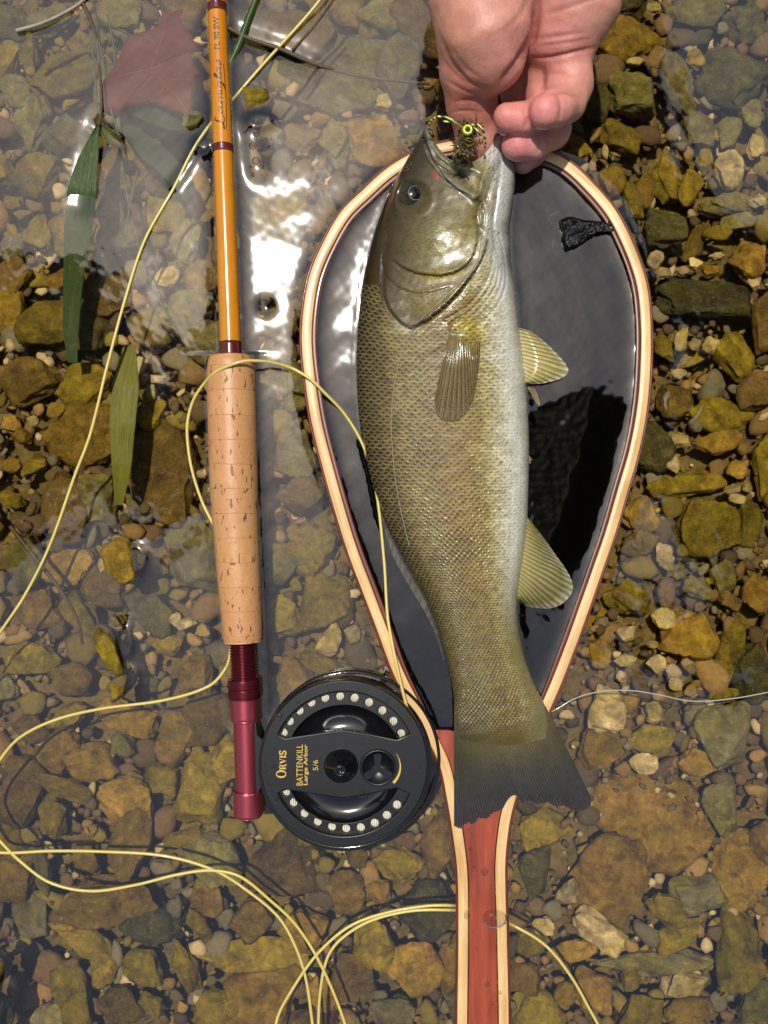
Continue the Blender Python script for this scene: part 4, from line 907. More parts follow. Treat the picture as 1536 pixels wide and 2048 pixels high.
def mat_fish():
    b = MB('bass_skin'); c = b.attr('Col'); msk = b.attr('scale_mask', 'Fac'); uv = b.uv(); pos = b.pos()
    wob = b.vmath('SCALE', b.vmath('SUBTRACT', b.n('ShaderNodeTexNoise', Vector=pos, Scale=130.0).outputs['Color'], (.5, .5, .5)), scale=.55)
    p = b.vmath('ADD', b.vmath('MULTIPLY', uv, (.5, 1, 0)), wob)
    def cell(off):
        fr = b.vmath('FRACTION', b.vmath('ADD', p, off)); sx = b.n('ShaderNodeSeparateXYZ', Vector=fr)
        x = sx.outputs[0]; y = b.math('SUBTRACT', sx.outputs[1], .5)
        d = b.math('SQRT', b.math('ADD', b.math('MULTIPLY', x, b.math('MULTIPLY', x, 1.15)), b.math('MULTIPLY', y, b.math('MULTIPLY', y, 1.25))))
        return d, x
    RS = .76
    d1, x1 = cell((0, 0, 0)); d2, x2 = cell((.5, .5, 0))
    g = b.math('GREATER_THAN', x1, x2); c1 = b.math('LESS_THAN', d1, RS); c2 = b.math('LESS_THAN', d2, RS)
    sel = b.math('ADD', b.math('MULTIPLY', g, c1), b.math('MULTIPLY', b.math('SUBTRACT', 1.0, g), b.math('SUBTRACT', 1.0, c2)))
    ns = b.math('SUBTRACT', 1.0, sel)
    d = b.math('ADD', b.math('MULTIPLY', sel, d1), b.math('MULTIPLY', ns, d2)); x = b.math('ADD', b.math('MULTIPLY', sel, x1), b.math('MULTIPLY', ns, x2))
    edge = b.math('MAXIMUM', b.ramp(d, [(.60, 0), (.74, 1)]), b.ramp(d, [(.22, .75), (.42, 0)]))
    light = b.ramp(d, [(.36, 0), (.50, 1), (.60, 1), (.70, 0)])
    fac = b.math('MULTIPLY', edge, msk)
    dark = b.mix(1.0, c, (.36, .30, .14, 1), 'MULTIPLY')
    hi = b.mix(.22, b.mix(1.0, c, (1.5, 1.42, 1.25, 1), 'MULTIPLY'), lin4('#cbb884'))
    em_ = b.ramp(b.noise(pos, 45, 4, .6), [(.35, .25), (.65, .8)])
    cc_ = b.mix(b.math('MULTIPLY', fac, em_), c, dark)
    cc_ = b.mix(b.math('MULTIPLY', b.math('MULTIPLY', light, msk), .75), cc_, hi)
    idv = b.vmath('ADD', b.vmath('SCALE', b.vmath('FLOOR', p), scale=sel), b.vmath('SCALE', b.vmath('ADD', b.vmath('FLOOR', b.vmath('ADD', p, (.5, .5, 0))), (.37, 91.3, 0)), scale=ns))
    wnz = b.n('ShaderNodeTexWhiteNoise', {'noise_dimensions': '2D'}, Vector=idv).outputs[0]
    tone = b.math('ADD', 1.0, b.math('MULTIPLY', msk, b.math('MULTIPLY_ADD', wnz, .5, -.25)))
    cc_ = b.mix(1.0, cc_, b.n('ShaderNodeCombineColor', i0=tone, i1=tone, i2=tone).outputs[0], 'MULTIPLY')
    sp = b.noise(pos, 900, 4, .7); sv = b.math('MULTIPLY_ADD', sp, .9, .55)
    cc_ = b.mix(1.0, cc_, b.n('ShaderNodeCombineColor', i0=sv, i1=sv, i2=sv).outputs[0], 'MULTIPLY')
    hgt = b.math('MULTIPLY', b.math('SUBTRACT', b.math('MULTIPLY', d, .9), b.math('MULTIPLY', b.ramp(d, [(.66, 0), (.76, 1)]), .5)), msk)
    n1 = b.bump(hgt, .45, .0006); n2 = b.bump(b.noise(pos, 420, 3, .6), .18, .0005, n1)
    b.p(Base_Color=cc_, Roughness=b.math('MULTIPLY_ADD', msk, .12, .32), Specular_IOR_Level=.45, Coat_Weight=.35, Coat_Roughness=b.math('MULTIPLY_ADD', msk, .10, .08), Normal=n2); 
    b.set(b.b, 'Coat Normal', n2)
    b.p(Sheen_Weight=0.0)
    return b.m
fish = empty('bass', P(890, 950, -.02)); tag(fish, 'olive and gold smallmouth bass with a white belly lying on the net', 'fish')
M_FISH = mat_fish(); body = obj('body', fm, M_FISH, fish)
bvh = BVHTree.FromPolygons([tuple(v) for v in verts], [tuple(f) for f in F])
def surf_z(px, py, default=0.0):
    z = default
    for _ in range(3):
        p = P(px, py, z); h = bvh.ray_cast(Vector((p.x, p.y, .2)), Vector((0, 0, -1)))
        if h[0] is None: return z
        z = h[0].z
    return z
# eye
ez = surf_z(826, 393); ec = P(827, 393, ez - .0030); er = S(31, ez)
b = MB('bass_eye'); uvp = b.n('ShaderNodeTexCoord').outputs['Object']; ln_ = b.vmath('LENGTH', b.vmath('MULTIPLY', uvp, (1, 1, 0)))
nE = b.noise(b.pos(), 500, 3)
rr_e = b.math('ADD', b.math('DIVIDE', ln_, er), b.math('MULTIPLY', b.math('SUBTRACT', nE, .5), .03))
b.p(Base_Color=b.ramp(rr_e, [(0, (.004, .005, .010, 1)), (.43, (.004, .005, .010, 1)), (.44, lin4('#8a7c50')), (.455, lin4('#8a7c50')), (.48, lin4('#1c1810')), (.72, lin4('#2c2616')), (.95, lin4('#3a3422')), (1.0, lin4('#3a3422'))]), Roughness=.12, Coat_Weight=.25, Coat_Roughness=.03, Specular_IOR_Level=.4)
ee = [(er * math.sin(a), .72 * er * math.cos(a)) for a in np.linspace(.001, math.pi, 22)]
v, f = lathe_z(ee, 40, (0, 0, 0)); em = mesh('eye', v, [q_[::-1] for q_ in f])
eye = obj('eye', em, b.m); eye.parent = fish; eye.location = ec - fish.location; eye.rotation_euler = (-.05, .16, 0)
# nostril rims
for x, y in ((818, 327), (812, 338)):
    ring_ = np.array([tuple(P(x + 5*math.cos(a), y + 4*math.sin(a), surf_z(x + 5*math.cos(a), y + 4*math.sin(a)) + .0001)) for a in np.linspace(0, 2*math.pi, 16)])
    v, f = tube(ring_, S(1.3), 6, False); obj('nostril', mesh('nostril', v, f), simple('nostril_rim', '#4a4630', .4), fish)

def mat_fin(name, trans, rays):
    b = MB(name); c = b.attr('Col'); uv = b.uv(); sx = b.n('ShaderNodeSeparateXYZ', Vector=uv)
    wv = b.math('SINE', b.math('MULTIPLY', b.math('ADD', sx.outputs[0], b.math('MULTIPLY', b.noise(b.pos(), 90, 3), .03)), rays * 6.2832))
    seg = b.math('SINE', b.math('MULTIPLY', sx.outputs[1], 260.0))
    r = b.math('MULTIPLY_ADD', wv, .5, .5)
    cd = b.mix(1.0, c, (.56, .54, .5, 1), 'MULTIPLY')
    cc_ = b.mix(r, cd, c); nz_ = b.noise(b.pos(), 300, 4, .65)
    f_ = b.math('MULTIPLY_ADD', nz_, .8, .6); cc_ = b.mix(1.0, cc_, b.n('ShaderNodeCombineColor', i0=f_, i1=f_, i2=f_).outputs[0], 'MULTIPLY')
    bp = b.bump(b.math('ADD', r, b.math('MULTIPLY', seg, .10)), .6, .0006)
    b.p(Base_Color=cc_, Roughness=.32, Normal=bp, Coat_Weight=.3, Coat_Roughness=.1, Specular_IOR_Level=.45)
    al = b.math('SUBTRACT', 1.0, b.math('MULTIPLY', b.math('SUBTRACT', 1.0, b.math('MULTIPLY', r, .55)), b.math('MULTIPLY', b.attr('thin', 'Fac'), trans)))
    b.set(b.b, 'Alpha', al)
    return b.m
def fin(name, base, tip, zbase, ztip, colf, mat, nu=90, nvv=40, arch=.0, ruff=.0, thick=.0004, rays=14, thin=lambda u, v: v):
    B, T = spline(base, nu), spline(tip, nu); u = np.linspace(0, 1, nu); v_ = np.linspace(0, 1, nvv)
    px = B[:, None] * (1 - v_[None, :, None]) + T[:, None] * v_[None, :, None]
    zb_ = np.array([zbase(u_) for u_ in u]) if callable(zbase) else np.full(nu, zbase); zt_ = np.array([ztip(u_) for u_ in u]) if callable(ztip) else np.full(nu, ztip)
    z = zb_[:, None]*(1-v_) + zt_[:, None]*v_ + arch*np.sin(np.pi*v_)[None] + ruff*np.sin(u*rays*2*np.pi)[:, None]*v_[None]
    U, W = np.meshgrid(u, v_, indexing='ij'); U, W = U.ravel(), W.ravel(); q_ = px.reshape(-1, 2)
    top_ = Pn(q_, z.ravel()); bot_ = Pn(q_, z.ravel() - thick); n = len(top_); f = gridfaces(nu, nvv)
    bd = np.r_[np.arange(nvv), np.arange(1, nu)*nvv + nvv-1, (nu-1)*nvv + np.arange(nvv-2, -1, -1), np.arange(nu-2, 0, -1)*nvv]
    side = np.stack([bd, np.roll(bd, -1), np.roll(bd, -1)+n, bd+n], -1)
    me = mesh(name, np.r_[top_, bot_], np.r_[f, f[:, ::-1]+n, side[:, ::-1]]); cl_ = np.array([lin(c) if isinstance(c, str) else c for c in (colf(a, b_) for a, b_ in zip(U, W))])
    setcol(me, np.r_[cl_, cl_]); uvs = np.stack([U, W], -1); setuv(me, np.r_[uvs, uvs]); tn = np.array([thin(a, b_) for a, b_ in zip(U, W)]); setflt(me, np.r_[tn, tn], 'thin')
    return obj(name, me, mat, fish)
def cmix(stops):
    xs_ = [s[0] for s in stops]; cs = np.array([lin(s[1]) for s in stops]); return lambda t: tuple(np.interp(t, xs_, cs[:, k]) for k in range(3))
tc = cmix([(0, '#5a5028'), (.22, '#524a2c'), (.5, '#403c2e'), (.8, '#3c3a38'), (1, '#45383a')])
tail = fin('tail_fin', [(908, 1405), (925, 1452), (960, 1478), (1000, 1486), (1040, 1476), (1072, 1450), (1091, 1412)],
    [(908, 1652), (922, 1657), (934, 1647), (946, 1648), (960, 1637), (974, 1637), (988, 1625), (1003, 1620), (1014, 1603), (1024, 1592), (1034, 1592), (1046, 1606), (1060, 1602), (1076, 1609), (1094, 1604), (1112, 1613), (1130, 1613), (1148, 1622), (1166, 1621), (1180, 1612), (1183, 1596)],
    .0088, lambda u: .0075 - .004 * abs(u - .45), lambda u, v: tc(v), mat_fin('tail_skin', .35, 58), nu=300, nvv=90, arch=.0012, ruff=.00006, rays=58, thin=lambda u, v: max(0, (v - .55) / .45)**2)
pc = cmix([(0, '#8c7a3a'), (.4, '#74602e'), (1, '#7a683c')])
zpec = lambda x, y, e: surf_z(x, y) + e
pb, pt = [(902, 645), (918, 668), (940, 684), (962, 676)], [(868, 800), (876, 832), (905, 842), (930, 828), (946, 800), (958, 735)]
def pz(l, u): p_ = spline(l, 21)[int(round(u * 20))]; return surf_z(*p_)
fin('pectoral_fin', pb, pt, lambda u: pz(pb, u) + .0004, lambda u: pz(pt, u) + .0012 + .0005*math.sin(u*7), lambda u, v: pc(v), mat_fin('pectoral_skin', .78, 15), arch=.0012, ruff=.00035, rays=15, thin=lambda u, v: .25 + .75*v + 1.6*max(0, 1 - v/.16))
vc = cmix([(0, '#c9bd86'), (.5, '#b3a660'), (.85, '#a59a5c'), (1, '#c9c3a0')])
fin('pelvic_fin', [(1036, 655), (1042, 690), (1046, 730), (1046, 764)], [(1062, 662), (1098, 692), (1136, 736), (1130, 752), (1090, 766), (1052, 768)], .0045, lambda u: .0045, lambda u, v: vc(v), mat_fin('pelvic_skin', .25, 15), arch=.002, ruff=.0002, rays=15)
fin('pelvic_fin', [(1045, 752), (1050, 762), (1052, 770)], [(1066, 770), (1076, 792), (1080, 812), (1072, 806)], .001, -.002, lambda u, v: vc(v), bpy.data.materials['pelvic_skin'], nu=24, nvv=14)
ac = cmix([(0, '#a89a5a'), (.45, '#7c7438'), (.8, '#77703c'), (1, '#a8a284')])
fin('anal_fin', [(1052, 1030), (1046, 1090), (1040, 1140), (1034, 1195)], [(1068, 1050), (1108, 1105), (1141, 1155), (1144, 1185), (1112, 1214), (1062, 1214), (1040, 1204)], .003, lambda u: .0025 - .005*u*u, lambda u, v: ac(v), mat_fin('anal_skin', .3, 22), arch=.0012, ruff=.00015, rays=22)
dc = cmix([(0, '#5a5230'), (1, '#77726a')])
fin('dorsal_fin', [(770, 1055), (806, 1126), (845, 1192), (872, 1256), (890, 1318)], [(772, 1075), (790, 1120), (822, 1178), (850, 1225), (872, 1272), (886, 1320)], -.004, -.002, lambda u, v: dc(v), mat_fin('dorsal_skin', .3, 14), rays=14)

# ------------------------------------------------------------------ fishing fly in the mouth
fly = empty('fishing_fly', P(930, 285, .01)); tag(fly, 'shaggy olive fishing fly with a yellow bead eye hooked in the bass mouth', 'fishing fly')
r1 = random.Random(3); parts = []
for i in range(420):
    t = r1.random(); cx, cy = 918 + 22*t + r1.gauss(0, 7), 318 - 66*t + r1.gauss(0, 6); z0 = .033 + r1.gauss(0, .003)
    a = r1.uniform(0, 6.28); L = r1.uniform(6, 19); w_ = r1.uniform(.8, 2.4); dx, dy = math.cos(a)*L, math.sin(a)*L*1.1
    pth = [P(cx, cy, z0), P(cx + dx*.55, cy + dy*.55, z0 + r1.uniform(-.001, .003)), P(cx + dx, cy + dy, z0 + r1.uniform(-.004, .003))]
    parts.append(tube(pth, [S(w_), S(w_*.8), S(.2)], 5))
b = MB('olive_dubbing'); b.p(Base_Color=b.ramp(b.noise(b.pos(), 260, 3), [(.35, lin4('#2a2408')), (.55, lin4('#5c5018')), (.7, lin4('#8a7a2c'))]), Roughness=.35, Coat_Weight=.3)
V_, F_ = cat_meshes(parts); fb = obj('dubbing', mesh('dubbing', V_, F_), b.m, fly); fb['kind'] = 'stuff'
pc_ = P(935, 261, .0420)
bead = obj('bead_eye', mesh('bead', *lathe_z([(S(r_, .034) , pc_.z + z_) for r_, z_ in ((.01, -.001), (9.5, -.001), (10, .0005), (9, .0017), (6.4, .0019), (5.8, .0015), (5.4, .0012), (.01, .0012))], 32, (pc_.x, pc_.y, 0))), simple('yellow_paint', '#d8de3c', .3, coat=.4), fly)
obj('pupil', mesh('pupil', *lathe_z([(S(5.3, .034), pc_.z + .0013), (S(4.6, .034), pc_.z + .0017), (.00001, pc_.z + .0021)], 24, (pc_.x, pc_.y, 0))), simple('bead_pupil', (.02, .022, .03), .15, coat=1), bead)
bpy.data.objects['pupil'].matrix_parent_inverse = Matrix.Translation(-bead.location)
b = MB('barred_rubber'); uvn = b.uv(); sx = b.n('ShaderNodeSeparateXYZ', Vector=b.pos())
wv = b.n('ShaderNodeTexWave', {'bands_direction': 'DIAGONAL'}, Vector=b.pos(), Scale=170.0); b.p(Base_Color=b.ramp(wv.outputs[0], [(.42, lin4('#2a2a12')), (.55, lin4('#d6d87a'))]), Roughness=.4); M_LEG = b.m
for pl in ([(930, 256, .038), (905, 240, .041), (880, 233, .042), (864, 240, .038), (858, 254, .033), (860, 268, .028)], [(930, 252, .038), (903, 244, .040), (885, 243, .040)],
           [(942, 250, .039), (956, 250, .041), (967, 264, .040), (971, 285, .035), (968, 300, .030)], [(944, 254, .039), (955, 262, .040), (962, 276, .037)]):
    p = spline(np.array(pl), 40); v, f = tube(Pn(p[:, :2], p[:, 2]), S(2.0), 8); obj('rubber_leg', mesh('rubber_leg', v, f), M_LEG, fly)
hk = spline(np.array([(938, 250, .030), (930, 290, .026), (922, 318, .020), (915, 335, .014), (930, 342, .012), (940, 330, .016)], float), 40)
obj('hook', mesh('hook', *tube(Pn(hk[:, :2], hk[:, 2]), S(1.8), 8)), simple('hook_steel', (.2, .2, .2), .25, metal=1), fly)

# ------------------------------------------------------------------ hand
def hp(px, py, zmm): return np.array(P(px, py, zmm * 1e-3))
hR = lambda r, z: S(r, z * 1e-3)
vox = .00095
o0 = np.array([.012, .160, -.006]); o1 = np.array([.140, .338, .078])
nx, ny, nz_ = ((o1 - o0) / vox).astype(int)
G = np.stack(np.meshgrid(o0[0] + np.arange(nx)*vox, o0[1] + np.arange(ny)*vox, o0[2] + np.arange(nz_)*vox, indexing='ij'), -1).astype(np.float32)
def seg3(f, pts, k):
    for (x0, y0, z0, r0_), (x1, y1, z1, r1_) in zip(pts[:-1], pts[1:]):
        d = cone_sdf(G, hp(x0, y0, z0), hp(x1, y1, z1), hR(r0_, z0), hR(r1_, z1)); f = d if f is None else smin(f, d, k)
    return f
# heel of the hand, wrist
fld = seg3(None, [(1055, -250, 48, 105), (1052, -120, 44, 128)], .01)
fld = seg3(fld, [(1050, -60, 34, 100), (1105, 70, 32, 66)], .012)                      # palm
fld = seg3(fld, [(950, -110, 46, 84), (952, -20, 50, 92), (972, 70, 50, 84), (985, 122, 46, 60)], .008)     # thenar
fld = seg3(fld, [(1160, -90, 44, 72), (1160, 10, 42, 70), (1143, 70, 38, 48)], .010)   # hypothenar
thumb = seg3(None, [(945, 60, 44, 66), (938, 140, 36, 54), (943, 205, 24, 46), (958, 270, 12, 41), (968, 320, 4, 33)], .006)
fld = smin(fld, thumb, .007)
lit_a = seg3(None, [(1140, 80, 33, 46), (1138, 170, 31, 45), (1132, 205, 35, 40)], .003); lit_b = seg3(None, [(1132, 205, 35, 40), (1112, 216, 43, 36), (1090, 221, 48, 34)], .003)
rin_a = seg3(None, [(1098, 90, 22, 46), (1092, 190, 18, 42)], .003); rin_b = seg3(None, [(1092, 190, 18, 42), (1085, 225, 26, 36), (1045, 236, 39, 30), (1014, 236, 40, 28.5)], .003)
mid_a = seg3(None, [(1060, 90, 14, 46), (1085, 210, 4, 40)], .003); mid_b = seg3(None, [(1085, 210, 4, 40), (1102, 258, 12, 38), (1066, 284, 25, 34), (1034, 289, 29, 32)], .003)
ind_b = seg3(None, [(1030, 120, 8, 46), (1050, 240, 0, 38), (1066, 300, 2, 32), (1046, 320, 9, 26)], .003)
for fg in (ind_b, mid_a, rin_a, lit_a): fld = smin(fld, fg, .005)
for fa, fg in ((mid_a, mid_b), (rin_a, rin_b), (lit_a, lit_b)):
    fld = smin(fld, fg, .0007)
hv, hf = surfnets(fld, o0, vox); hv = laplace(hv, hf, 3)
hn = vnormals(hv, hf); hq = topx(hv)
def hgroove(line, wd, dep, zmin=.02):
    d, t = polydist(hq, spline(line, 40)); k = dep * np.exp(-(d / wd)**2) * np.clip(hn[:, 2] * 2, 0, 1) * (hv[:, 2] > zmin) * np.sin(np.pi * np.clip(t, .03, .97))**.5
    return k
kk = np.zeros(len(hv))
for ln_, wd, dep in (([(1078, -20), (1072, 40), (1062, 80), (1040, 118), (1012, 155), (992, 186)], 8, .0024), ([(1044, 118), (1085, 116), (1130, 108), (1188, 96)], 4, .0013),
                     ([(1070, 78), (1120, 72), (1165, 66)], 5, .0007), ([(878, 70), (905, 130), (940, 165), (985, 186)], 4.5, .0009), ([(886, 120), (915, 155), (950, 176)], 3.5, .0006), ([(870, 40), (888, 100), (910, 140)], 4, .0005),
                     ([(1105, 188), (1130, 184), (1160, 196)], 4, .0008), ([(1090, 150), (1120, 145), (1160, 150)], 4, .0006), ([(1085, 130), (1088, 160), (1078, 190)], 5, .0009),
                     ([(900, 205), (935, 200), (975, 204)], 4, .0006), ([(1050, 205), (1058, 235), (1050, 258)], 4, .0007), ([(1010, 60), (1040, 30), (1060, -10)], 6, .0005), ([(1112, 186), (1122, 215), (1116, 246)], 3.5, .0008), ([(1046, 212), (1052, 236), (1046, 262)], 3, .0007), ([(1072, 262), (1080, 285), (1074, 306)], 3, .0007), ([(890, 160), (930, 182), (960, 190)], 3, .0006), ([(895, 225), (930, 222), (965, 226)], 3, .0005), ([(900, 90), (925, 130), (965, 160)], 3, .0004), ([(1080, 92), (1130, 86), (1180, 78)], 3.5, .0005), ([(1090, 30), (1150, 10), (1210, -10)], 6, .0006), ([(1110, -10), (1160, -30), (1220, -40)], 6, .0006)):
    kk += hgroove(ln_, wd, dep)
kk += .00005 * snoise(hv, 160, 81, 3) + .00025 * snoise(hv, 45, 82, 2)
hv = hv - hn * kk[:, None]
hc = np.tile(np.array(lin('#c88c7a')), (len(hv), 1))
def hpaint(m_, c_, a=1.0):
    global hc
    m_ = (np.clip(m_, 0, 1) * a)[:, None]; hc = hc * (1 - m_) + np.array(lin(c_)) * m_
nh = snoise(hv, 60, 83, 3)
gs = lambda x, y, s: np.exp(-(((hq[:, 0]-x)**2 + (hq[:, 1]-y)**2) / s**2))
hpaint(.4 + .5*nh, '#cc9484', .5); hpaint(gs(1088, 215, 48) + gs(1012, 238, 36) + gs(1040, 290, 42), '#d48480', .9); hpaint(gs(940, 190, 70), '#b86a5a', .8)
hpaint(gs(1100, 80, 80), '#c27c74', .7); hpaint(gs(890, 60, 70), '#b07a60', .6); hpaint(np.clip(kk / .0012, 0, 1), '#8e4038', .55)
hm = mesh('hand', hv, hf); setcol(hm, np.clip(hc, 0, 1))
b = MB('skin'); pos = b.pos(); c = b.attr('Col')
n1_ = b.noise(pos, 130, 5, .6); v1 = b.n('ShaderNodeTexVoronoi', Vector=pos, Scale=900.0)
f_ = b.math('MULTIPLY_ADD', n1_, .5, .75); c = b.mix(1.0, c, b.n('ShaderNodeCombineColor', i0=f_, i1=b.math('MULTIPLY_ADD', n1_, .62, .69), i2=b.math('MULTIPLY_ADD', n1_, .62, .69)).outputs[0], 'MULTIPLY')
mpk = b.n('ShaderNodeMapping', Vector=pos, Rotation=(0, 0, .5), Scale=(1, .3, 1))
b.p(Base_Color=c, Roughness=.5, Subsurface_Weight=.22, Subsurface_Scale=.006, Normal=b.bump(b.math('ADD', b.math('MULTIPLY', v1.outputs[0], .5), b.noise(mpk.outputs[0], 500, 3, .6)), .28, .0007), Specular_IOR_Level=.45)
b.b.inputs['Subsurface Radius'].default_value = (1.0, .35, .2); M_SKIN = b.m
person = empty('person', (.62, .95, -.05)); tag(person, 'bare hand of a person reaching in to hold the fish by its lower jaw', 'person')
hand = obj('hand', hm, M_SKIN, person); tag(hand, 'palm-up bare hand with curled fingers')
M_NAIL = simple('nail', '#e2b8a4', .25, coat=.4)
for pts, zz in (([(1052, 240), (1068, 252), (1092, 256), (1108, 250)], 40), ([(990, 258), (1008, 268), (1026, 262), (1038, 254)], 33), ([(1010, 314), (1034, 320), (1058, 312), (1076, 300)], 22)):
    p = spline(np.array(pts, float), 24); prof = np.sin(np.linspace(0.12, 3.02, 24))
    v, f = tube(Pn(p, zz * 1e-3 - .001), S(4.2) * prof + 1e-5, 10); v = np.asarray(v); obj('fingernail', mesh('nail', v, f), M_NAIL, hand).matrix_parent_inverse = Matrix.Translation(-person.location)
for ob_ in [o for o in bpy.data.objects if o.name.startswith('fingernail')]: ob_.matrix_parent_inverse = Matrix.Identity(4)
# the rest of the angler, above and behind the camera: unseen, its masses shaped to block the mirrored sky
def up_(px, py, h): return np.array([(px - 768) * K, (1024 - py) * K, 0]) * (H + h) / H + np.array([0, 0, h])
def ur(r, h): return r * K * (H + h) / H
vx = .022; b0 = np.array([-.05, -.75, -.12]); b1 = np.array([1.5, 1.35, 1.75]); n_ = ((b1 - b0) / vx).astype(int)
G = np.stack(np.meshgrid(*[b0[i] + np.arange(n_[i])*vx for i in range(3)], indexing='ij'), -1).astype(np.float32)
def bseg(f, pts, k=.03):
    for (x0, y0, h0, r0_), (x1, y1, h1, r1_) in zip(pts[:-1], pts[1:]):
        d = cone_sdf(G, up_(x0, y0, h0), up_(x1, y1, h1), ur(r0_, h0), ur(r1_, h1)); f = d if f is None else smin(f, d, k)
    return f
bf = bseg(None, [(1590, 700, .95, 215), (1640, 900, .9, 300), (1700, 1150, .85, 270)])               # trunk
bf = bseg(bf, [(1560, 560, 1.0, 120), (1440, 560, .95, 110), (1345, 420, .9, 85), (1215, 260, .85, 70)])   # upper arm of the holding hand
bf = bseg(bf, [(1640, 880, .9, 190), (1450, 860, .88, 165), (1280, 890, .86, 130), (1140, 920, .84, 115), (1090, 1040, .84, 90)])   # camera arm, head
bf = bseg(bf, [(1640, 1230, .86, 150), (1450, 1290, .86, 80), (1300, 1275, .86, 62), (1180, 1200, .85, 70), (1110, 1080, .84, 90)])
# forearm down to the hand
d = cone_sdf(G, up_(1215, 250, .85), np.array([.19, .62, .42]), .09, .065); bf = smin(bf, d, .03)
d = cone_sdf(G, np.array([.19, .62, .42]), np.array(P(1052, -190, .048)), .065, .034); bf = smin(bf, d, .02)
# legs to the riverbed
for (hx, hy) in ((.72, .75), (1.0, .35)):
    d = cone_sdf(G, up_(1720, 900, .85), np.array([hx, hy, .45]), .16, .1); bf = smin(bf, d, .04)
    d = cone_sdf(G, np.array([hx, hy, .45]), np.array([hx + .05, hy + .05, -.04]), .1, .07); bf = smin(bf, d, .03)
bv, bfc = surfnets(bf, b0, vx); bv = laplace(bv, bfc, 4)
body_p = obj('clothed_body', mesh('clothed_body', bv, bfc), simple('dark_fabric', (.012, .013, .012), .9, nscale=30, var=.2), person)

# ------------------------------------------------------------------ fly line and leader
line = empty('fly_line', P(400, 1400, 0)); tag(line, 'yellow fly line looping over the grip and across the water', 'fishing line')
b = MB('yellow_line'); nzl = b.noise(b.pos(), 30, 3); b.p(Base_Color=b.mix(nzl, lin4('#bfa64c'), lin4('#d8c676')), Roughness=.35, Coat_Weight=.3, Subsurface_Weight=.05); M_LINE = b.m
def line_tube(name, pts, r, mat, parent, n=400):
    p = spline(np.array(pts, float), n); z = p[:, 2] * 1e-3; v, f = tube(Pn(p[:, :2], z), r * K, 10); return obj(name, mesh(name, v, f), mat, parent)
line_tube('line_strand', [(820, 1440, 6), (815, 1420, 9), (800, 1360, 9), (785, 1290, 7.5), (775, 1230, 5.5), (768, 1120, 3), (752, 980, 1.5), (730, 900, 1.5), (692, 832, 2.5), (642, 778, 7.2), (622, 759, 8), (600, 745, 8), (580, 735, 8), (545, 725, 12), (520, 722, 15), (490, 722, 17.2), (462, 730, 17.4), (430, 745, 14), (410, 765, 7), (388, 798, 3), (376, 838, 1.5), (375, 880, 1), (384, 940, 1), (405, 1005, .6), (432, 1060, 0), (448, 1100, -9), (462, 1180, -12), (466, 1250, -10), (461, 1300, -2), (452, 1335, .3), (418, 1372, .5), (330, 1400, .5), (200, 1418, .5), (110, 1440, .5), (40, 1475, .5), (0, 1520, .5), (-45, 1600, .5), (-20, 1660, .5), (0, 1682, .6), (40, 1722, .6), (100, 1765, .5), (180, 1782, .5), (270, 1770, .5), (360, 1748, .5), (425, 1741, .6), (480, 1753, 1.4), (540, 1800, 1.2), (592, 1850, .8), (642, 1930, 1.2), (690, 2048, .6), (720, 2180, .5), (640, 2260, .5), (560, 2150, .5), (552, 2048, .5), (590, 1970, 1.6), (640, 1902, 1.8), (700, 1852, .8), (770, 1826, .5), (850, 1812, .4), (905, 1811, -.5), (935, 1816, -10), (980, 1832, -11), (1025, 1850, -1), (1090, 1890, .5), (1140, 1950, .5), (1180, 2020, .5), (1200, 2060, .5), (1240, 2200, .5)], 3.1, M_LINE, line, 2200)
line_tube('line_strand', [(680, -60, 6), (640, 0, 4), (600, 48, 2), (530, 125, 1), (478, 185, 0), (455, 212, -4.5), (435, 235, -4.5), (418, 252, 0), (385, 302, .8), (350, 372, .8), (290, 480, .8), (250, 600, .6), (215, 730, .5), (180, 870, .5), (150, 950, .5), (100, 1090, .5), (50, 1190, .5), (0, 1265, .5), (-90, 1400, .5), (-90, 1560, .5), (-50, 1690, .5), (0, 1705, .4), (100, 1702, .3), (200, 1703, .3), (330, 1712, .3), (430, 1741, .1), (500, 1785, .3), (555, 1832, .3), (585, 1880, .3), (610, 1950, .3), (625, 2048, .3), (640, 2180, .3)], 3.1, M_LINE, line, 1400)
line_tube('line_strand', [(640, 2200, .4), (637, 2048, .4), (641, 1980, .4), (655, 1915, .6), (682, 1878, .5), (740, 1842, .2), (820, 1822, .1), (905, 1820, -.8), (940, 1824, -10.8)], 3.1, M_LINE, line, 300)
ld = empty('leader', P(800, 800, 0)); tag(ld, 'thin clear leader trailing over the bass and the water', 'fishing line')
M_CLR = simple('clear_mono', '#8f8a78', .15, coat=.5)
sp = spline(np.array([(962, 470), (955, 520), (920, 565), (870, 612), (832, 650), (806, 700), (790, 760), (783, 830), (785, 900), (794, 980), (808, 1050), (818, 1090)], float), 160)
zz = np.array([surf_z(x, y) for x, y in sp]) + .0003; zz = np.convolve(np.pad(zz, 4, 'edge'), np.ones(9)/9, 'valid')
obj('mono_strand', mesh('mono', *tube(Pn(sp, zz), S(.85), 6)), M_CLR, ld)
sp = spline(np.array([(1085, 1432), (1110, 1420), (1150, 1397), (1200, 1383), (1260, 1381), (1320, 1390), (1380, 1402), (1460, 1398), (1560, 1380)], float), 200)
obj('mono_strand', mesh('mono', *tube(Pn(sp, .0004), S(1.2), 8)), simple('clear_mono_bright', '#a8a69c', .12, coat=1), ld)

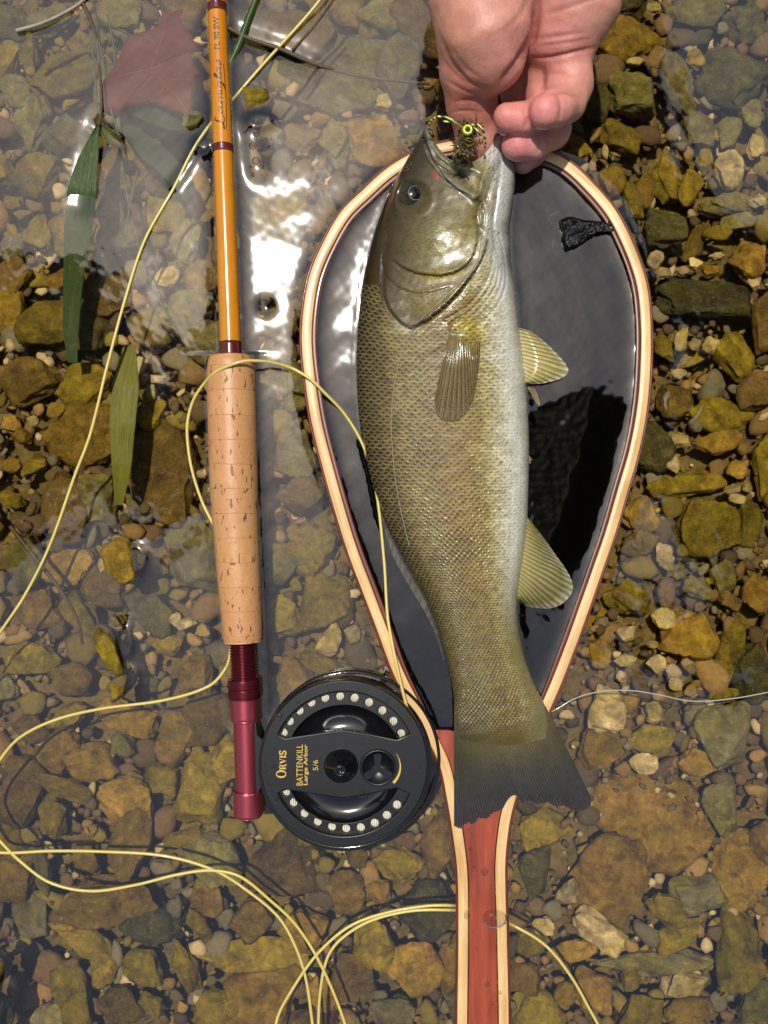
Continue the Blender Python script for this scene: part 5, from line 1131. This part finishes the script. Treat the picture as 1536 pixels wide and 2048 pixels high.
# ------------------------------------------------------------------ leaves, blades and twigs
def leaf_mat(name, a, c_, vein):
    b = MB(name); pos = b.pos(); n = b.noise(pos, 90, 4, .6)
    if 'blade' in name:
        sx = b.n('ShaderNodeSeparateXYZ', Vector=b.uv()); mp = b.n('ShaderNodeCombineXYZ', i0=b.math('MULTIPLY', sx.outputs[0], 9.0), i1=b.math('MULTIPLY', sx.outputs[1], 2.0)).outputs[0]
        n = b.math('ADD', b.math('MULTIPLY', b.noise(mp, 2.2, 4, .6), .75), b.math('MULTIPLY', b.noise(pos, 60, 5, .7), .3))
        c = b.mix(b.ramp(n, [(.35, 0), (.66, 1)]), lin4(a), lin4(c_)); c = b.mix(b.math('MULTIPLY', b.ramp(b.noise(pos, 130, 4, .7), [(.58, 0), (.68, 1)]), .6), c, lin4('#6a5a28'))
        b.p(Base_Color=c, Roughness=.4, Normal=b.bump(n, .6, .0012), Specular_IOR_Level=.25); return b.m
    b.p(Base_Color=b.mix(n, lin4(a), lin4(c_)), Roughness=.6, Normal=b.bump(n, .4, .001), Specular_IOR_Level=.08); return b.m
def flat_leaf(name, outline, z, mat, lab, cat, thick=.0005, curl=.0015, seed=1, group=None):
    o_ = np.array(outline, float); c_ = o_.mean(0); V = []; nr2 = 10
    rings = [c_ + (o_ - c_) * t for t in np.linspace(1, .02, nr2)]; q_ = np.concatenate(rings)
    zt = z + curl * snoise(q_, 1/130, seed, 2) if not callable(z) else np.array([z(x, y) for x, y in q_])
    n = len(q_); f = gridfaces(nr2, len(o_), True)
    vv = np.r_[Pn(q_, zt), Pn(q_, zt - thick)]; k = np.arange(len(o_)); side = np.stack([k, np.roll(k, -1), np.roll(k, -1)+n, k+n], -1)
    o = obj(name, mesh(name, vv, np.r_[f, f[:, ::-1]+n, side]), mat); bm = bmesh.new(); bm.from_mesh(o.data); bmesh.ops.recalc_face_normals(bm, faces=bm.faces); bm.to_mesh(o.data); bm.free()
    tag(o, lab, cat, group); return o
maple = [(330,10),(338,30),(350,22),(368,18),(360,38),(378,62),(388,82),(410,92),(392,98),(382,108),(388,130),(404,148),(390,152),(392,172),(386,178),(384,205),(382,242),(362,226),(330,214),(300,204),(285,208),(252,214),(240,222),(232,240),(226,220),(200,216),(206,196),(204,168),(212,152),(224,140),(236,118),(244,98),(250,80),(262,70),(275,66),(300,60),(315,52),(322,36)]
ml = flat_leaf('fallen_leaf', maple, -.006, leaf_mat('red_leaf', '#40130f', '#642219', None), 'red lobed autumn leaf sunk beside the amber rod', 'leaf', seed=21, curl=.0007)
M_VEIN = simple('leaf_vein', '#7c3c30', .6, spec=.1)
for a_, c_ in (((382, 236), (300, 140)), ((300, 140), (335, 30)), ((300, 140), (392, 100)), ((300, 140), (215, 160)), ((320, 165), (390, 160)), ((310, 150), (240, 215)), ((315, 90), (270, 75)), ((330, 175), (300, 205))):
    p = spline(np.array([a_, ((a_[0]+c_[0])/2 + 5, (a_[1]+c_[1])/2 - 4), c_], float), 14); v, f = tube(Pn(p, -.006 + .0007*snoise(p, 1/130, 21, 2)), np.linspace(S(1.6), S(.5), 14), 6)
    o = obj('vein', mesh('vein', v, f), M_VEIN, ml)
M_GRN = leaf_mat('green_blade', '#23350f', '#3c5020', None); M_DGRN = leaf_mat('dark_green_leaf', '#1c2a16', '#2c3c22', None)
def blade(name, mid, wid, z, mat, lab, cat='grass blade', keel=.0012):
    p = spline(np.array(mid, float), 60); w2 = np.interp(np.linspace(0, 1, 60), np.linspace(0, 1, len(wid)), wid); zz = np.interp(np.linspace(0, 1, 60), np.linspace(0, 1, len(z)), z) * 1e-3
    t = np.gradient(p, axis=0); t /= np.linalg.norm(t, axis=1)[:, None]; nr = np.stack([t[:, 1], -t[:, 0]], -1); vs_ = []
    for s in np.linspace(-1, 1, 9): vs_.append(Pn(p + nr*w2[:, None]*s, zz - keel*(1-s*s)))
    for s in np.linspace(1, -1, 9): vs_.append(Pn(p + nr*w2[:, None]*s, zz - keel*(1-s*s) - .0004))
    bm_ = mesh(name, np.stack(vs_, 1).reshape(-1, 3), gridfaces(60, 18, True)); ac_ = np.r_[np.linspace(0, 1, 9), np.linspace(1, 0, 9)]
    setuv(bm_, np.stack([np.tile(ac_, 60), np.repeat(np.linspace(0, 1, 60), 18)], -1)); o = obj(name, bm_, mat); tag(o, lab, cat); return o
blade('grass_blade', [(196, 250), (182, 300), (168, 360), (158, 440), (150, 520), (144, 600), (142, 680), (146, 725)], [3, 20, 30, 28, 23, 19, 16, 9], [3, 2.2, .8, -4, -8, -12, -14, -15], M_GRN, 'long green grass blade rising to the surface from the twig node')
blade('grass_blade', [(262, 690), (252, 760), (245, 850), (243, 930), (238, 1010)], [10, 28, 26, 20, 8], [-14, -10, -9, -10, -14], leaf_mat('olive_blade', '#5a5a1c', '#7a7a2e', None), 'sunken olive grass blade beside the yellow line and dark stones')
blade('grass_blade', [(198, 248), (215, 268), (250, 296)], [4, 16, 3], [2.5, .5, -3], leaf_mat('brown_blade', '#4a4a1c', '#5f5a26', None), 'short curled brown-green blade at the twig node', keel=.002)
flat_leaf('green_leaf', [(250,218),(285,206),(310,212),(345,232),(392,255),(380,262),(345,262),(310,252),(275,236)], -.010, M_DGRN, 'dark green leaf tucked under the red leaf', 'leaf', seed=22)
flat_leaf('green_leaf', [(238,248),(270,250),(305,276),(345,310),(380,345),(390,375),(372,400),(345,370),(318,345),(285,318),(255,285)], -.013, M_DGRN, 'dark green pointed leaf sunk between grass blade and rod', 'leaf', seed=23)
M_TWIG = simple('twig_bark', '#4a3820', .6, nscale=300, var=.4, bumpd=.0006); M_TWG = simple('twig_grey', '#8a8474', .6, nscale=250, var=.4)
def twig(pts, r, mat, lab, zz=None, cat='twig'):
    p = spline(np.array(pts, float), 60); v, f = tube(Pn(p[:, :2], p[:, 2]*1e-3), np.linspace(r, r*.7, 60)*K, 8); o = obj('twig', mesh('twig', v, f), mat); tag(o, lab, cat); return o
twig([(32, 62, 2), (80, 48, 2), (125, 28, 1.5), (168, 0, 1), (190, -30, 0)], 4.0, M_TWG, 'pale grey twig floating above the red leaf')
twig([(165, 5, 1), (185, 50, 0), (196, 100, -1), (201, 160, 0), (203, 215, 1), (197, 252, 2.4)], 3.6, M_TWIG, 'dark bent stem leading down to the green grass blade')
twig([(455, 55, 1), (500, 78, 1.2), (560, 98, 1.2), (630, 128, .6), (720, 152, -3), (860, 168, -8)], 4.6, M_TWIG, 'jointed dark twig floating beside the upper rod')
twig([(585, 100, 0), (630, 50, 0), (672, -10, 1)], 3.0, M_TWIG, 'thin dark side shoot crossing the yellow line near the rod')
twig([(455, 140, -2), (478, 90, 0), (500, 30, 1), (520, -20, 2)], 9, M_GRN, 'thick green stem lying against the right of the upper rod', cat='stem')
twig([(20, 1052, -8), (70, 1115, -7), (120, 1180, -7), (155, 1240, -9), (165, 1290, -13)], 5.0, M_TWIG, 'brown sunken stem near the lower yellow line')
twig([(170, 1205, -4), (190, 1225, -3), (198, 1270, -5), (192, 1300, -10)], 3.2, M_TWIG, 'short dark hooked stem above the narrow olive stone')
for i, pts in enumerate(([(190, 20, -8), (205, 120, -12), (232, 250, -14), (260, 420, -16), (300, 560, -15), (340, 640, -14)], [(275, 340, -14), (262, 400, -13), (250, 470, -14)], [(215, 30, -10), (228, 100, -12), (230, 160, -14)], [(180, 60, -12), (190, 160, -14), (196, 250, -12)], [(200, 40, -12), (270, 75, -12)])):
    twig(pts, 2.6, M_GRN, ['long thin green stem sunk from twig node towards the rod', 'short green stem below the pointed green leaf', 'faint green stem left of the red leaf', 'green stem beside the dark bent stem', 'green stem touching the upper edge of the red leaf'][i], cat='stem')

# droplets on the reel, handle and rod: low domes
def drops(name, spots, parent, mat):
    parts = []
    for x, y, r_, z in spots:
        c_ = P(x, y, z); R_ = S(r_, z); e = random.uniform(.7, 1.15)
        v, f = lathe_z([(R_, -.00005), (R_*.97, R_*.10), (R_*.75, R_*.22), (R_*.4, R_*.30), (1e-6, R_*.33)], 14, (c_.x, c_.y, c_.z), 1, e); parts.append((v, f))
    V_, F_ = cat_meshes(parts); o = obj(name, mesh(name, V_, F_), mat, parent); o['kind'] = 'stuff'; return o
b = MB('droplet'); t = b.t; t.nodes.remove(b.b); fr = b.n('ShaderNodeFresnel', IOR=1.33); tr = b.n('ShaderNodeBsdfTransparent', Color=(.86, .84, .82, 1)); gl = b.n('ShaderNodeBsdfGlossy', Roughness=.03)
mx = b.n('ShaderNodeMixShader'); t.links.new(fr.outputs[0], mx.inputs[0]); t.links.new(tr.outputs[0], mx.inputs[1]); t.links.new(gl.outputs[0], mx.inputs[2]); t.links.new(mx.outputs[0], b.out.inputs[0]); M_DROP = b.m
rs = []; r2 = random.Random(9)
for _ in range(70):
    a = r2.uniform(0, 6.28); R_ = r2.choice((r2.uniform(152, 161), r2.uniform(20, 150))); x, y = REEL[0] + R_*math.cos(a), REEL[1] + R_*math.sin(a)
    if R_ < 150 and abs(y - REEL[1]) > 44: continue
    if math.hypot(x-682, y-1531) < 38 or math.hypot(x-756, y-1535) < 40: continue
    rs.append((x, y, r2.choice((1.3, 1.8, 2.2, 3.2, 4.6)), ZF))
rs += [(558, 1432, 8, ZF), (552, 1600, 6, ZF), (724, 1588, 7.5, ZF), (724, 1487, 4, ZF), (545, 1535, 7, ZF), (747, 1672, 5, ZF)]
drops('water_drops', rs, reel, M_DROP)
drops('water_drops', [(970, 1745, 9, .0051), (988, 1838, 26, .0051), (940, 1700, 5, .0051), (948, 1735, 4, .0051), (975, 1970, 8, .0051), (1000, 1985, 5, .0051), (938, 1660, 4, .0051), (955, 1900, 3, .0051), (934, 1830, 7, .0053), (985, 2010, 4, .0051)] , net, M_DROP)

for x, y, r_ in ((500, 262, 5), (513, 268, 7), (506, 292, 8), (520, 300, 5.5), (512, 322, 8), (524, 334, 5), (503, 334, 4), (536, 292, 4), (283, 1092, 4), (402, 300, 4)):
    c_ = P(x, y, .0008); R_ = S(r_); v, f = lathe_z([(R_, 0), (R_*.95, R_*.35), (R_*.72, R_*.68), (R_*.38, R_*.88), (1e-6, R_*.95)], 18, tuple(c_))
    tag(obj('bubble', mesh('bubble', v, f), M_DROP), 'tiny clear bubble on the ochre stone rising above the water' if y > 1000 else 'tiny clear bubble on the small grey stone under the rod' if x < 420 else 'tiny clear bubble floating beside the rod below the olive stone', 'bubble', 'bubbles on the water')

# ------------------------------------------------------------------ added unseen tree, crown shaped to darken the sky mirrored at the left
tree = empty('sky_blocker_tree', (-2.0, 1.1, BED)); tag(tree, 'added unseen leafy bough, shaped to block the sky mirrored in the water', 'tree')
tp_ = spline(np.array([(-2.0, 1.1, BED), (-1.95, 1.05, 1.0), (-1.7, .9, 2.0), (-1.35, .6, 2.5), (-.95, .32, 2.62)], float)[:, [0, 1, 2]], 40)
obj('trunk', mesh('trunk', *tube(tp_, np.linspace(.12, .02, 40), 12)), simple('bark', '#4a3c2c', .9, nscale=20, var=.4), tree)
lv = []; lf = []; r3 = np.random.default_rng(4)
cl_px = [(120, 700, 150), (200, 800, 150), (290, 860, 110), (310, 960, 95), (60, 900, 130), (-80, 760, 200), (-100, 900, 160), (360, 810, 45), (330, 760, 40), (20, 640, 80), (-60, 1020, 90)]
for cx, cy, r_ in cl_px:
    for _ in range(int(r_ * 14)):
        u = r3.normal(size=3); u *= r3.uniform()**.4 / np.linalg.norm(u); h = 2.5 + u[2] * .15
        c_ = up_(cx + u[0]*r_, cy + u[1]*r_, h); a = r3.normal(size=3); a[2] *= .35; a /= np.linalg.norm(a); bb = np.cross(a, [0, 0, 1]) + .3*r3.normal(size=3); bb /= np.linalg.norm(bb); L = r3.uniform(.05, .085); n = len(lv)
        lv += [c_ - a*L, c_ + bb*L*.45, c_ + a*L, c_ - bb*L*.45]; lf.append((n, n+1, n+2, n+3))
obj('crown', mesh('crown', np.array(lv), lf, False), simple('leaf_green', (.03, .06, .015), .7, nscale=5, var=.3), tree)
